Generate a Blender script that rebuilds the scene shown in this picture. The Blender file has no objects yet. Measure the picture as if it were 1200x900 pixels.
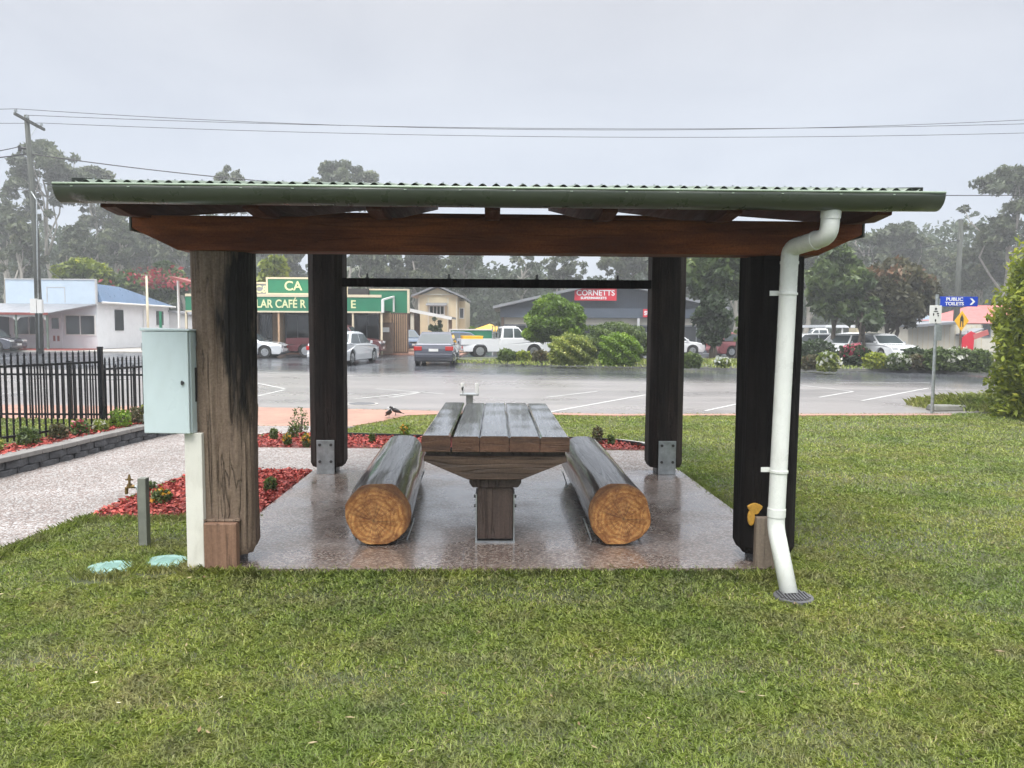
import bpy, math, random
import numpy as np
from mathutils import Vector, Matrix, Euler, noise as mnoise

random.seed(7); np.random.seed(7)
R = math.radians
C = bpy.context.scene.collection
HC = 1.6; PITCH = R(4.13); ROLL = R(0.36); FPX = 900.0

# ---------------------------------------------------------------- camera + survey helpers
cam = bpy.data.cameras.new('camera'); camo = bpy.data.objects.new('camera', cam); C.objects.link(camo)
cam.sensor_width = 36; cam.lens = 27.0; cam.clip_end = 2000; cam.clip_start = 0.05
camo.matrix_world = Matrix.Translation((0, 0, HC)) @ Matrix.Rotation(R(90) - PITCH, 4, 'X') @ Matrix.Rotation(ROLL, 4, 'Z')
bpy.context.scene.camera = camo

def ray(px, py):
    u = (px - 600) / FPX; v = (450 - py) / FPX
    return camo.matrix_world.to_3x3() @ Vector((u, v, -1))
def G(px, py, z=0.0):                      # surveyed ground position
    d = ray(px, py); t = (z - HC) / d.z
    return Vector((d.x * t, d.y * t, z))
def P(px, py, Y):                          # surveyed position at a known distance
    d = ray(px, py); t = Y / d.y
    return Vector((d.x * t, Y, HC + d.z * t))

# ---------------------------------------------------------------- materials
def newmat(name):
    m = bpy.data.materials.new(name); m.use_nodes = True
    nt = m.node_tree; b = nt.nodes['Principled BSDF']
    return m, nt, b
def N(nt, t, **k):
    n = nt.nodes.new(t)
    for a, v in k.items():
        if a in n.inputs.keys() if isinstance(a, str) else False: n.inputs[a].default_value = v
        else: setattr(n, a, v)
    return n
def c4(c): return (c[0], c[1], c[2], 1)
def noise(nt, vec, scale, detail=4, rough=.6, dist=0):
    n = nt.nodes.new('ShaderNodeTexNoise'); n.inputs['Scale'].default_value = scale
    n.inputs['Detail'].default_value = detail; n.inputs['Roughness'].default_value = rough
    n.inputs['Distortion'].default_value = dist
    if vec: nt.links.new(vec, n.inputs['Vector'])
    return n.outputs['Fac']
def ramp(nt, fac, stops):
    r = nt.nodes.new('ShaderNodeValToRGB'); e = r.color_ramp.elements
    while len(e) < len(stops): e.new(.5)
    for i, (p, c) in enumerate(stops):
        e[i].position = p; e[i].color = c4(c) if not isinstance(c, (int, float)) else (c, c, c, 1)
    nt.links.new(fac, r.inputs['Fac']); return r.outputs['Color']
def mix(nt, fac, a, b, mode='MIX'):
    n = nt.nodes.new('ShaderNodeMix'); n.data_type = 'RGBA'; n.blend_type = mode
    for s, v in ((0, fac), (6, a), (7, b)):
        if isinstance(v, bpy.types.NodeSocket): nt.links.new(v, n.inputs[s])
        else: n.inputs[s].default_value = v if isinstance(v, (int, float)) else c4(v)
    return n.outputs[2]
def mth(nt, op, a, b=0.0, clamp=False):
    n = nt.nodes.new('ShaderNodeMath'); n.operation = op; n.use_clamp = clamp
    for i, v in enumerate((a, b)):
        if isinstance(v, bpy.types.NodeSocket): nt.links.new(v, n.inputs[i])
        else: n.inputs[i].default_value = v
    return n.outputs[0]
def coords(nt, kind='Object', scale=(1, 1, 1)):
    t = nt.nodes.new('ShaderNodeTexCoord'); mp = nt.nodes.new('ShaderNodeMapping')
    mp.inputs['Scale'].default_value = scale; nt.links.new(t.outputs[kind], mp.inputs[0]); return mp.outputs[0]
def wpos(nt):
    g = nt.nodes.new('ShaderNodeNewGeometry'); return g.outputs['Position']
def bump(nt, b, h, strength=.3, dist=.01, prev=None):
    n = nt.nodes.new('ShaderNodeBump'); n.inputs['Strength'].default_value = strength; n.inputs['Distance'].default_value = dist
    nt.links.new(h, n.inputs['Height'])
    if prev: nt.links.new(prev, n.inputs['Normal'])
    nt.links.new(n.outputs[0], b.inputs['Normal']); return n.outputs[0]

def paint(name, col, rough=.5, metal=0, var=.12, scale=3.0, bs=0.0, bscale=30, coat=0, dirt=.0):
    m, nt, b = newmat(name); v = coords(nt)
    f = noise(nt, v, scale, 6)
    lo = tuple(x * (1 - var) for x in col); hi = tuple(min(1, x * (1 + var)) for x in col)
    c = ramp(nt, f, [(.3, lo), (.7, hi)])
    if dirt:
        d = ramp(nt, noise(nt, coords(nt, 'Object', (1, 1, .35)), scale * 2.3, 8, .7), [(.5, 0), (.75, 1)])
        c = mix(nt, mth(nt, 'MULTIPLY', d, dirt), c, (col[0] * .35 + .02, col[1] * .32 + .02, col[2] * .25 + .015))
    nt.links.new(c, b.inputs['Base Color']); b.inputs['Roughness'].default_value = rough
    b.inputs['Metallic'].default_value = metal; b.inputs['Coat Weight'].default_value = coat
    ra_ = .02 if coat > .5 else .12; rr = ramp(nt, noise(nt, v, scale * 3, 4), [(.3, max(.02, rough - ra_)), (.7, min(1, rough + ra_))]); nt.links.new(rr, b.inputs['Roughness'])
    if bs: bump(nt, b, noise(nt, v, bscale, 4), bs, .01)
    return m

def wood(name, dark, mid, light, axis=2, rough=.55, grain=26, crack=.5, stain=None, stain_amt=.5, patch_at=None, coat=0.0, bs=.6, spec=.5):
    """timber: grain stretched along one object axis, long cracks, knots and blotchy stains"""
    m, nt, b = newmat(name)
    s = [grain] * 3; s[axis] = 1.1; v = coords(nt, 'Object', tuple(s))
    g = noise(nt, v, 1.0, 8, .65, .6)
    s2 = [3.2] * 3; s2[axis] = .7; blot = noise(nt, coords(nt, 'Object', tuple(s2)), 1.0, 5, .6, .4)
    s3 = [11] * 3; s3[axis] = .55; ck = noise(nt, coords(nt, 'Object', tuple(s3)), 1.0, 3, .5, 1.2)
    c = ramp(nt, g, [(.28, dark), (.5, mid), (.74, light)])
    c = mix(nt, mth(nt, 'MULTIPLY', ramp(nt, blot, [(.38, 1), (.62, 0)]), .6), c, dark)
    crk = ramp(nt, mth(nt, 'ABSOLUTE', mth(nt, 'SUBTRACT', ck, .5)), [(.0, 1), (.022, 0)])
    c = mix(nt, mth(nt, 'MULTIPLY', crk, crack), c, tuple(x * .15 for x in dark))
    fine = noise(nt, coords(nt), 70, 3, .7)
    c = mix(nt, .35, c, ramp(nt, fine, [(.3, tuple(x * .6 for x in mid)), (.7, light)]))
    if stain:
        if patch_at:   # a darker patch with its own outline, fixed on the timber
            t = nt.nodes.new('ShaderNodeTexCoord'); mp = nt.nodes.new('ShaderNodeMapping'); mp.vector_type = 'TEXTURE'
            mp.inputs['Location'].default_value = patch_at[0]; mp.inputs['Scale'].default_value = patch_at[1]
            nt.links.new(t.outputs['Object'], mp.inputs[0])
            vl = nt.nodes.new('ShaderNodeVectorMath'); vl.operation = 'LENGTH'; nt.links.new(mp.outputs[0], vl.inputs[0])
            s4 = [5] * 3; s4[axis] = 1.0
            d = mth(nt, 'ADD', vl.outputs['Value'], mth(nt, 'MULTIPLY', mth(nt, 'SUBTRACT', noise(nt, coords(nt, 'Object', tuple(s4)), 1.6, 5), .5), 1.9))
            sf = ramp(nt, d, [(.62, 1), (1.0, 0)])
        else:
            sf = ramp(nt, noise(nt, coords(nt, 'Object', tuple(s2)), 1.5, 6), [(.42, 1), (.58, 0)])
        c = mix(nt, mth(nt, 'MULTIPLY', sf, stain_amt), c, stain)
    nt.links.new(c, b.inputs['Base Color'])
    nt.links.new(ramp(nt, g, [(.3, min(1, rough + .15)), (.7, max(.05, rough - .12))]), b.inputs['Roughness'])
    b.inputs['Specular IOR Level'].default_value = spec
    b.inputs['Coat Weight'].default_value = coat; b.inputs['Coat Roughness'].default_value = .07
    h = mth(nt, 'SUBTRACT', g, mth(nt, 'MULTIPLY', crk, .8)); bump(nt, b, h, bs, .012)
    return m

def leaf(name, c1, c2, c3=None, trans=.35, rough=.45):
    m, nt, b = newmat(name)
    a = nt.nodes.new('ShaderNodeAttribute'); a.attribute_name = 'rnd'
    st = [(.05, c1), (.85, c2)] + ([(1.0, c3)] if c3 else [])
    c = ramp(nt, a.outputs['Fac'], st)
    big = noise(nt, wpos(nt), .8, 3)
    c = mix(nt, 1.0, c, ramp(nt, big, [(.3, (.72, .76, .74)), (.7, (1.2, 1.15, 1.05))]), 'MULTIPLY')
    nt.links.new(c, b.inputs['Base Color']); b.inputs['Roughness'].default_value = rough
    tr = nt.nodes.new('ShaderNodeBsdfTranslucent'); nt.links.new(c, tr.inputs['Color'])
    mx = nt.nodes.new('ShaderNodeMixShader'); mx.inputs[0].default_value = trans
    nt.links.new(b.outputs[0], mx.inputs[1]); nt.links.new(tr.outputs[0], mx.inputs[2])
    nt.links.new(mx.outputs[0], nt.nodes['Material Output'].inputs['Surface'])
    return m

def glass_dark(name, col=(.02, .025, .03), rough=.06):
    m, nt, b = newmat(name); b.inputs['Base Color'].default_value = c4(col)
    nt.links.new(ramp(nt, noise(nt, coords(nt), 4), [(.3, rough), (.7, rough + .05)]), b.inputs['Roughness'])
    b.inputs['Specular IOR Level'].default_value = .8
    return m

# ---------------------------------------------------------------- object helpers
def tag(o, label=None, cat=None, group=None, kind=None):
    if label: o['label'] = label
    if cat: o['category'] = cat
    if group: o['group'] = group
    if kind: o['kind'] = kind
    return o
def empty(name, loc=(0, 0, 0), rz=0, label=None, cat=None, group=None):
    o = bpy.data.objects.new(name, None); C.objects.link(o); o.location = loc; o.rotation_euler = (0, 0, rz)
    o.empty_display_size = .2
    return tag(o, label, cat, group)
def children(o): return [x for x in C.objects if x.parent == o]
def copy_tree(o, parent=None):
    kids = [(k, children(k)) for k in children(o)]
    c = o.copy(); C.objects.link(c); c.parent = parent
    for k, gk in kids:
        kc = k.copy(); C.objects.link(kc); kc.parent = c
        for g in gk:
            gc = g.copy(); C.objects.link(gc); gc.parent = kc
    return c

class MB:
    def __init__(s): s.v = []; s.f = []; s.mi = []; s.cur = 0
    def add(s, V, F, M=None):
        b = len(s.v)
        for p in V: s.v.append(tuple(M @ Vector(p)) if M else tuple(p))
        for f in F: s.f.append(tuple(b + i for i in f)); s.mi.append(s.cur)
        return s
    def box(s, x0, x1, y0, y1, z0, z1, M=None):
        V = [(x0, y0, z0), (x1, y0, z0), (x1, y1, z0), (x0, y1, z0), (x0, y0, z1), (x1, y0, z1), (x1, y1, z1), (x0, y1, z1)]
        return s.add(V, [(0, 3, 2, 1), (4, 5, 6, 7), (0, 1, 5, 4), (1, 2, 6, 5), (2, 3, 7, 6), (3, 0, 4, 7)], M)
    def hexa(s, bot, top, M=None):        # 4 bottom + 4 top corners, ccw
        return s.add(list(bot) + list(top), [(0, 3, 2, 1), (4, 5, 6, 7), (0, 1, 5, 4), (1, 2, 6, 5), (2, 3, 7, 6), (3, 0, 4, 7)], M)
    def prism(s, pts, a, b, axis='y', M=None):   # pts 2D outline extruded a..b along axis
        n = len(pts)
        def q(p, t): return {'x': (t, p[0], p[1]), 'y': (p[0], t, p[1]), 'z': (p[0], p[1], t)}[axis]
        V = [q(p, a) for p in pts] + [q(p, b) for p in pts]
        F = [tuple(range(n)), tuple(range(2 * n - 1, n - 1, -1))] + [(i, i + n, (i + 1) % n + n, (i + 1) % n) for i in range(n)]
        return s.add(V, F, M)
    def tube(s, pts, r, n=8, cap=True):
        pts = [Vector(p) for p in pts]; rr = r if isinstance(r, (list, tuple)) else [r] * len(pts)
        V = []; F = []; up = None
        for i, p in enumerate(pts):
            d = (pts[min(i + 1, len(pts) - 1)] - pts[max(i - 1, 0)]).normalized()
            if up is None: up = Vector((0, 0, 1)) if abs(d.z) < .9 else Vector((0, 1, 0))
            a = d.cross(up).normalized(); bb = a.cross(d).normalized(); up = bb
            for k in range(n):
                t = 2 * math.pi * k / n; V.append(p + a * math.cos(t) * rr[i] + bb * math.sin(t) * rr[i])
        for i in range(len(pts) - 1):
            for k in range(n): F.append((i * n + k, i * n + (k + 1) % n, (i + 1) * n + (k + 1) % n, (i + 1) * n + k))
        if cap: F.append(tuple(range(n - 1, -1, -1))); F.append(tuple((len(pts) - 1) * n + k for k in range(n)))
        return s.add(V, F)
    def cyl(s, c, r, h, axis='z', n=20, r2=None):
        c = Vector(c); d = {'x': Vector((1, 0, 0)), 'y': Vector((0, 1, 0)), 'z': Vector((0, 0, 1))}[axis]
        return s.tube([c, c + d * h], [r, r if r2 is None else r2], n)
    def bar(s, p, q, w, h):
        p = Vector(p); q = Vector(q); d = (q - p); L = d.length; d.normalize()
        up = Vector((0, 0, 1)) if abs(d.z) < .95 else Vector((0, 1, 0)); a = d.cross(up).normalized(); b = a.cross(d).normalized()
        def c(t, i, j): return p + d * t + a * i * w / 2 + b * j * h / 2
        return s.hexa([c(0, -1, -1), c(0, 1, -1), c(L, 1, -1), c(L, -1, -1)], [c(0, -1, 1), c(0, 1, 1), c(L, 1, 1), c(L, -1, 1)])
    def build(s, name, mats, parent=None, bevel=0, smooth=False, seg=2, loc=None):
        me = bpy.data.meshes.new(name); me.from_pydata(s.v, [], s.f)
        if not isinstance(mats, (list, tuple)): mats = [mats]
        for m in mats: me.materials.append(m)
        if len(mats) > 1: me.polygons.foreach_set('material_index', s.mi)
        if smooth: me.polygons.foreach_set('use_smooth', [True] * len(me.polygons))
        me.update()
        o = bpy.data.objects.new(name, me); C.objects.link(o); o.parent = parent
        if loc: o.location = loc
        if bevel:
            b = o.modifiers.new('bevel', 'BEVEL'); b.width = bevel; b.segments = seg; b.limit_method = 'ANGLE'; b.angle_limit = R(35)
        return o

def np_mesh(name, V, F, mat, parent=None, rnd=None, smooth=False):
    me = bpy.data.meshes.new(name); V = np.asarray(V, dtype=np.float32); F = np.asarray(F, dtype=np.int32)
    m, k = F.shape
    me.vertices.add(len(V)); me.vertices.foreach_set('co', V.ravel())
    me.loops.add(m * k); me.loops.foreach_set('vertex_index', F.ravel())
    me.polygons.add(m); me.polygons.foreach_set('loop_start', np.arange(m, dtype=np.int32) * k)
    me.update(calc_edges=True)
    if rnd is not None:
        a = me.attributes.new('rnd', 'FLOAT', 'FACE'); a.data.foreach_set('value', np.asarray(rnd, dtype=np.float32))
    if smooth: me.polygons.foreach_set('use_smooth', [True] * m)
    me.materials.append(mat)
    o = bpy.data.objects.new(name, me); C.objects.link(o); o.parent = parent
    return o

def leaf_cloud(cent, size, aspect=.5, updir=.0):
    n = len(cent); a = np.random.normal(size=(n, 3)); a[:, 2] *= (1 - updir) ; a /= np.linalg.norm(a, axis=1)[:, None] + 1e-9
    b = np.random.normal(size=(n, 3)); b -= (a * b).sum(1)[:, None] * a; b /= np.linalg.norm(b, axis=1)[:, None] + 1e-9
    nrm = np.cross(a, b)
    s = np.asarray(size)[:, None] if np.ndim(size) else size
    bend = nrm * s * np.random.uniform(-.3, .3, (n, 1))
    V = np.stack([cent - a * s, cent + b * s * aspect + bend, cent + a * s, cent - b * s * aspect + bend], 1).reshape(-1, 3)
    F = np.arange(n * 4).reshape(n, 4)
    return V, F

def clump_points(clumps, per):
    out = []; q = []
    for (x, y, z, r, fz) in clumps:
        n = max(8, int(per * r * r)); d = np.random.normal(size=(n, 3)); d /= np.linalg.norm(d, axis=1)[:, None]
        rad = r * np.random.uniform(0, 1, (n, 1)) ** .45
        p = d * rad; p[:, 2] *= fz; out.append(p + np.array([x, y, z])); q.append(np.clip(.35 + np.random.normal(0, .25) + np.random.normal(0, .18, n) + d[:, 2] * .15, 0, 1))
    return np.concatenate(out), np.concatenate(q)

def text(name, s, size, mat, parent, loc, rot=(R(90), 0, 0), ext=.004, align='LEFT', sx=1.0, bold=0.0):
    cu = bpy.data.curves.new(name, 'FONT'); cu.body = s; cu.size = size; cu.extrude = ext; cu.align_x = align; cu.align_y = 'CENTER'; cu.offset = bold
    t = bpy.data.objects.new('tmp', cu); C.objects.link(t)
    bpy.context.view_layer.update()
    me = bpy.data.meshes.new_from_object(t.evaluated_get(bpy.context.evaluated_depsgraph_get()))
    bpy.data.objects.remove(t); me.name = name; me.materials.clear(); me.materials.append(mat)
    o = bpy.data.objects.new(name, me); C.objects.link(o); o.parent = parent; o.location = loc; o.rotation_euler = rot; o.scale = (sx, 1, 1)
    return o

def inpoly(x, y, poly):
    r = np.zeros(len(x), bool); n = len(poly)
    for i in range(n):
        x1, y1 = poly[i][:2]; x2, y2 = poly[(i + 1) % n][:2]
        c = ((y1 > y) != (y2 > y)) & (x < (x2 - x1) * (y - y1) / ((y2 - y1) or 1e-9) + x1); r ^= c
    return r
def sheet(name, poly, z, mat, skirt=0.0, kind='structure'):
    mb = MB(); n = len(poly)
    if skirt: mb.prism([(p[0], p[1]) for p in poly], z - skirt, z, 'z')
    else: mb.add([(p[0], p[1], z) for p in poly], [tuple(range(n))])
    o = mb.build(name, mat); tag(o, kind=kind)
    return o

# ---------------------------------------------------------------- material library
def mat_ground():
    m, nt, b = newmat('turf_soil'); w = wpos(nt)
    f = noise(nt, w, .9, 6); g = noise(nt, w, 14, 6, .7)
    c = mix(nt, ramp(nt, f, [(.38, 0), (.64, 1)]), (.060, .080, .026), (.085, .085, .038))
    c = mix(nt, ramp(nt, g, [(.35, .75), (.6, 0)]), c, (.05, .055, .028))
    nt.links.new(c, b.inputs['Base Color']); b.inputs['Roughness'].default_value = .8
    bump(nt, b, g, .8, .03); return m
def mat_blade():
    m, nt, b = newmat('grass_blade'); w = wpos(nt)
    a = nt.nodes.new('ShaderNodeAttribute'); a.attribute_name = 'rnd'
    c = ramp(nt, a.outputs['Fac'], [(0, (.15, .20, .035)), (.55, (.31, .38, .080)), (.80, (.42, .47, .145)), (.9, (.38, .36, .18)), (1, (.44, .39, .22))])
    p = noise(nt, w, .75, 4); p2 = noise(nt, w, 2.6, 5, .65)
    c = mix(nt, mth(nt, 'MULTIPLY', ramp(nt, p2, [(.46, 0), (.66, 1)]), .62), c, (.27, .25, .15))   # thin tired patches
    c = mix(nt, 1.0, c, ramp(nt, p, [(.32, (.72, .86, .74)), (.68, (1.25, 1.16, 1.05))]), 'MULTIPLY')
    c = mix(nt, 1.0, c, ramp(nt, noise(nt, w, 7.5, 5, .7), [(.34, (.68, .73, .7)), (.62, (1.18, 1.14, 1.1))]), 'MULTIPLY')
    nt.links.new(c, b.inputs['Base Color']); b.inputs['Roughness'].default_value = .5
    tr = nt.nodes.new('ShaderNodeBsdfTranslucent'); nt.links.new(c, tr.inputs['Color'])
    mx = nt.nodes.new('ShaderNodeMixShader'); mx.inputs[0].default_value = .35
    nt.links.new(b.outputs[0], mx.inputs[1]); nt.links.new(tr.outputs[0], mx.inputs[2])
    nt.links.new(mx.outputs[0], nt.nodes['Material Output'].inputs['Surface'])
    return m
def mat_aggregate(name, wet, tone=1.0, warm=1.0):
    m, nt, b = newmat(name); w = wpos(nt)
    vo = nt.nodes.new('ShaderNodeTexVoronoi'); vo.inputs['Scale'].default_value = 72; nt.links.new(w, vo.inputs['Vector'])
    sep = nt.nodes.new('ShaderNodeSeparateColor'); nt.links.new(vo.outputs['Color'], sep.inputs[0])
    t = tone
    c = ramp(nt, sep.outputs[0], [(0, (.07 * t, .05 * t, .045 * t)), (.3, (.20 * t, .13 * t, .10 * t)), (.55, (.34 * t, .25 * t, .21 * t)), (.8, (.46 * t, .42 * t, .38 * t)), (1, (.62 * t, .58 * t, .54 * t))])
    c = mix(nt, 1.0, c, (warm, 1.0 + (1 - warm) * .1, 2 - warm), 'MULTIPLY')
    edge = ramp(nt, vo.outputs['Distance'], [(.25, 0), (.65, 1)])
    c = mix(nt, mth(nt, 'MULTIPLY', edge, .6), c, (.20 * t, .18 * t, .17 * t))
    big = noise(nt, w, 1.1, 6, .6)
    c = mix(nt, 1.0, c, ramp(nt, big, [(.3, (.78, .75, .73)), (.7, (1.12, 1.1, 1.1))]), 'MULTIPLY')
    nt.links.new(c, b.inputs['Base Color'])
    pud = noise(nt, w, 1.6, 4, .5)
    if wet:
        nt.links.new(ramp(nt, pud, [(.36, .16), (.62, .42)]), b.inputs['Roughness'])
        b.inputs['Coat Weight'].default_value = .75
        nt.links.new(ramp(nt, pud, [(.4, .06), (.62, .26)]), b.inputs['Coat Roughness'])
    else:
        nt.links.new(ramp(nt, pud, [(.3, .45), (.7, .7)]), b.inputs['Roughness'])
    inv = mth(nt, 'SUBTRACT', 1.0, vo.outputs['Distance'])
    bump(nt, b, inv, .18 if wet else .6, .006); return m
def mat_road():
    m, nt, b = newmat('wet_asphalt'); w = wpos(nt)
    g = noise(nt, w, 60, 3, .7); big = noise(nt, w, .25, 5, .6)
    s = nt.nodes.new('ShaderNodeMapping'); s.inputs['Scale'].default_value = (.05, .6, 1); nt.links.new(w, s.inputs[0])
    streak = noise(nt, s.outputs[0], 1.0, 5, .6)
    sp = nt.nodes.new('ShaderNodeSeparateXYZ'); nt.links.new(w, sp.inputs[0])
    yy = mth(nt, 'ADD', sp.outputs[1], mth(nt, 'MULTIPLY', sp.outputs[0], .22))
    near = ramp(nt, mth(nt, 'MULTIPLY', mth(nt, 'SUBTRACT', yy, 23.5), .25, True), [(0, 0), (1, 1)])  # older worn bays / newer lane
    c = mix(nt, near, (.225, .212, .205), (.060, .066, .075))
    c = mix(nt, 1.0, c, ramp(nt, streak, [(.3, (.7, .7, .72)), (.7, (1.25, 1.22, 1.2))]), 'MULTIPLY')
    c = mix(nt, 1.0, c, ramp(nt, g, [(.3, (.75, .75, .75)), (.7, (1.25, 1.25, 1.25))]), 'MULTIPLY')
    nt.links.new(c, b.inputs['Base Color'])
    nt.links.new(mth(nt, 'ADD', ramp(nt, big, [(.35, .12), (.65, .28)]), mth(nt, 'MULTIPLY', mth(nt, 'SUBTRACT', 1.0, near), .12)), b.inputs['Roughness'])
    bump(nt, b, g, .12, .006); return m
def mat_pavers():
    m, nt, b = newmat('brick_pavers'); w = wpos(nt)
    br = nt.nodes.new('ShaderNodeTexBrick'); br.inputs['Scale'].default_value = 4.4; br.inputs['Mortar Size'].default_value = .02
    br.inputs['Color1'].default_value = (.46, .24, .17, 1); br.inputs['Color2'].default_value = (.36, .18, .13, 1); br.inputs['Mortar'].default_value = (.2, .16, .13, 1)
    nt.links.new(w, br.inputs[0])
    c = mix(nt, 1.0, br.outputs[0], ramp(nt, noise(nt, w, 1.4, 5), [(.3, (.8, .8, .8)), (.7, (1.3, 1.25, 1.2))]), 'MULTIPLY')
    nt.links.new(c, b.inputs['Base Color']); b.inputs['Roughness'].default_value = .35; return m
def mat_logend(name, ctr, ringc=.3):
    m, nt, b = newmat(name); t = nt.nodes.new('ShaderNodeTexCoord')
    mp = nt.nodes.new('ShaderNodeMapping'); mp.inputs['Location'].default_value = (-ctr[0], 0, -ctr[1]); nt.links.new(t.outputs['Object'], mp.inputs[0])
    wv = nt.nodes.new('ShaderNodeTexWave'); wv.wave_type = 'RINGS'; wv.rings_direction = 'Y'; wv.inputs['Scale'].default_value = 10
    wv.inputs['Distortion'].default_value = 8; wv.inputs['Detail'].default_value = 3; wv.inputs['Detail Scale'].default_value = 1.1
    nt.links.new(mp.outputs[0], wv.inputs[0])
    wv2 = nt.nodes.new('ShaderNodeTexWave'); wv2.wave_type = 'RINGS'; wv2.rings_direction = 'Y'; wv2.inputs['Scale'].default_value = 38
    wv2.inputs['Distortion'].default_value = 14; wv2.inputs['Detail'].default_value = 5; nt.links.new(mp.outputs[0], wv2.inputs[0])
    n1 = noise(nt, mp.outputs[0], 9, 6, .7); n2 = noise(nt, mp.outputs[0], 60, 4, .7)
    c = ramp(nt, wv.outputs['Fac'], [(0, (.34, .135, .034)), (.4, (.43, .195, .052)), (1, (.54, .275, .080))])
    c = mix(nt, mth(nt, 'MULTIPLY', ramp(nt, wv2.outputs['Fac'], [(0, 1), (.5, 0)]), ringc), c, (.22, .075, .02))
    rg = noise(nt, mp.outputs[0], 4.2, 5, .6, 1.2); c = mix(nt, 1.0, c, ramp(nt, rg, [(.34, (.50, .38, .26)), (.62, (1.35, 1.45, 1.6))]), 'MULTIPLY')
    c = mix(nt, mth(nt, 'MULTIPLY', ramp(nt, n1, [(.36, 1), (.56, 0)]), .85), c, (.15, .045, .012))
    c = mix(nt, mth(nt, 'MULTIPLY', ramp(nt, n2, [(.52, 0), (.7, 1)]), .35), c, (.78, .50, .20))
    # radial checks from the pith
    sp = nt.nodes.new('ShaderNodeSeparateXYZ'); nt.links.new(mp.outputs[0], sp.inputs[0])
    ang = mth(nt, 'ARCTAN2', sp.outputs[2], sp.outputs[0])
    cb = nt.nodes.new('ShaderNodeCombineXYZ'); nt.links.new(mth(nt, 'MULTIPLY', ang, 1.6), cb.inputs[0])
    rn = noise(nt, cb.outputs[0], 2.2, 2)
    vl = nt.nodes.new('ShaderNodeVectorMath'); vl.operation = 'LENGTH'; nt.links.new(mp.outputs[0], vl.inputs[0])
    chk = mth(nt, 'MULTIPLY', ramp(nt, mth(nt, 'ABSOLUTE', mth(nt, 'SUBTRACT', rn, .5)), [(0, 1), (.035, 0)]), ramp(nt, vl.outputs['Value'], [(0, 1), (.19, 0)]))
    c = mix(nt, ramp(nt, vl.outputs['Value'], [(.205, 0), (.25, .75)]), c, (.07, .03, .014))
    pith = ramp(nt, vl.outputs['Value'], [(.008, 1), (.02, 0)])
    c = mix(nt, mth(nt, 'MULTIPLY', mth(nt, 'MAXIMUM', chk, pith), .8), c, (.03, .012, .006))
    nt.links.new(c, b.inputs['Base Color']); b.inputs['Roughness'].default_value = .55
    bump(nt, b, mth(nt, 'ADD', wv2.outputs['Fac'], n1), .35, .006); return m

M = {}
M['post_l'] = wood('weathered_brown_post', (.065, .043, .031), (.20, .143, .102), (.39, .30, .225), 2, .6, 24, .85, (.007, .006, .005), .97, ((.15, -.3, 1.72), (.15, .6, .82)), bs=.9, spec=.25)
M['post_d'] = wood('dark_stained_post', (.004, .003, .003), (.011, .009, .008), (.026, .021, .019), 2, .8, 24, .7, (.003, .0025, .0025), .6, bs=.7, spec=.12)
M['post_b'] = wood('dark_brown_rear_post', (.010, .006, .005), (.030, .019, .015), (.075, .058, .048), 2, .7, 24, .8, (.006, .005, .004), .7, bs=.7, spec=.25)
M['block'] = wood('worn_block', (.10, .05, .03), (.22, .12, .075), (.34, .21, .14), 2, .6, 20, .6)
M['block_g'] = wood('grey_block', (.10, .075, .055), (.22, .17, .13), (.33, .27, .21), 2, .6, 20, .6)
M['beam'] = wood('oiled_red_beam', (.060, .013, .004), (.22, .055, .014), (.38, .12, .03), 0, .6, 18, .45, (.040, .010, .005), .6, bs=.35, spec=.2)
M['rafter'] = wood('oiled_rafter', (.035, .010, .006), (.09, .026, .014), (.15, .05, .025), 1, .6, 18, .4, bs=.3, spec=.2)
M['plank'] = wood('wet_table_plank', (.030, .020, .014), (.085, .058, .042), (.17, .125, .095), 1, .30, 20, .6, (.03, .026, .024), .5, coat=1.0, bs=.22)
M['plank_end'] = wood('plank_end_grain', (.060, .028, .017), (.18, .088, .052), (.32, .18, .11), 0, .55, 16, .5, (.03, .016, .012), .7, bs=.4)
M['bearer'] = wood('bearer_wood', (.050, .028, .018), (.150, .092, .060), (.26, .175, .12), 0, .6, 20, .6, (.04, .03, .024), .5)
M['legw'] = wood('leg_wood', (.028, .019, .015), (.075, .05, .04), (.13, .095, .08), 2, .5, 22, .6)
M['bark'] = wood('wet_log_side', (.008, .006, .005), (.026, .019, .016), (.065, .050, .042), 1, .36, 16, .8, (.03, .022, .018), .5, coat=.6, bs=.9)
M['log_end'] = mat_logend('log_end_left', (-.035, .185)); M['log_end_b'] = mat_logend('log_end_right', (.03, .20), .6)
M['galv'] = paint('galvanised_steel', (.42, .45, .46), .42, .85, .25, 14, .1, 40, dirt=.3)
M['bolt'] = paint('dull_bolt', (.09, .09, .09), .45, .8)
M['gutter'] = paint('green_gutter', (.052, .064, .046), .32, 0, .10, 2, coat=.3, dirt=.15)
M['roof'] = paint('green_roof_sheet', (.10, .135, .10), .38, .15, .15, 2, coat=.2, dirt=.2)
M['bead'] = paint('gutter_bead', (.34, .42, .32), .3, 0, .08, 3)
M['pvc'] = paint('white_pvc', (.74, .76, .72), .32, 0, .05, 4, dirt=.26)
M['pvc_w'] = paint('cream_post', (.70, .69, .62), .45, 0, .06, 5, dirt=.25)
M['cabinet'] = paint('pale_blue_cabinet', (.56, .66, .67), .36, 0, .05, 2, dirt=.18)
M['cab_side'] = paint('cabinet_seal', (.03, .03, .03), .6)
M['lid'] = paint('green_valve_lid', (.22, .37, .33), .5, 0, .25, 9, .3, 60, dirt=.4)
M['ground'] = mat_ground(); M['blade'] = mat_blade()
M['slab'] = mat_aggregate('wet_exposed_aggregate', True, .70, 1.05); M['path'] = mat_aggregate('damp_exposed_aggregate', False, 1.02, .90)
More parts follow.
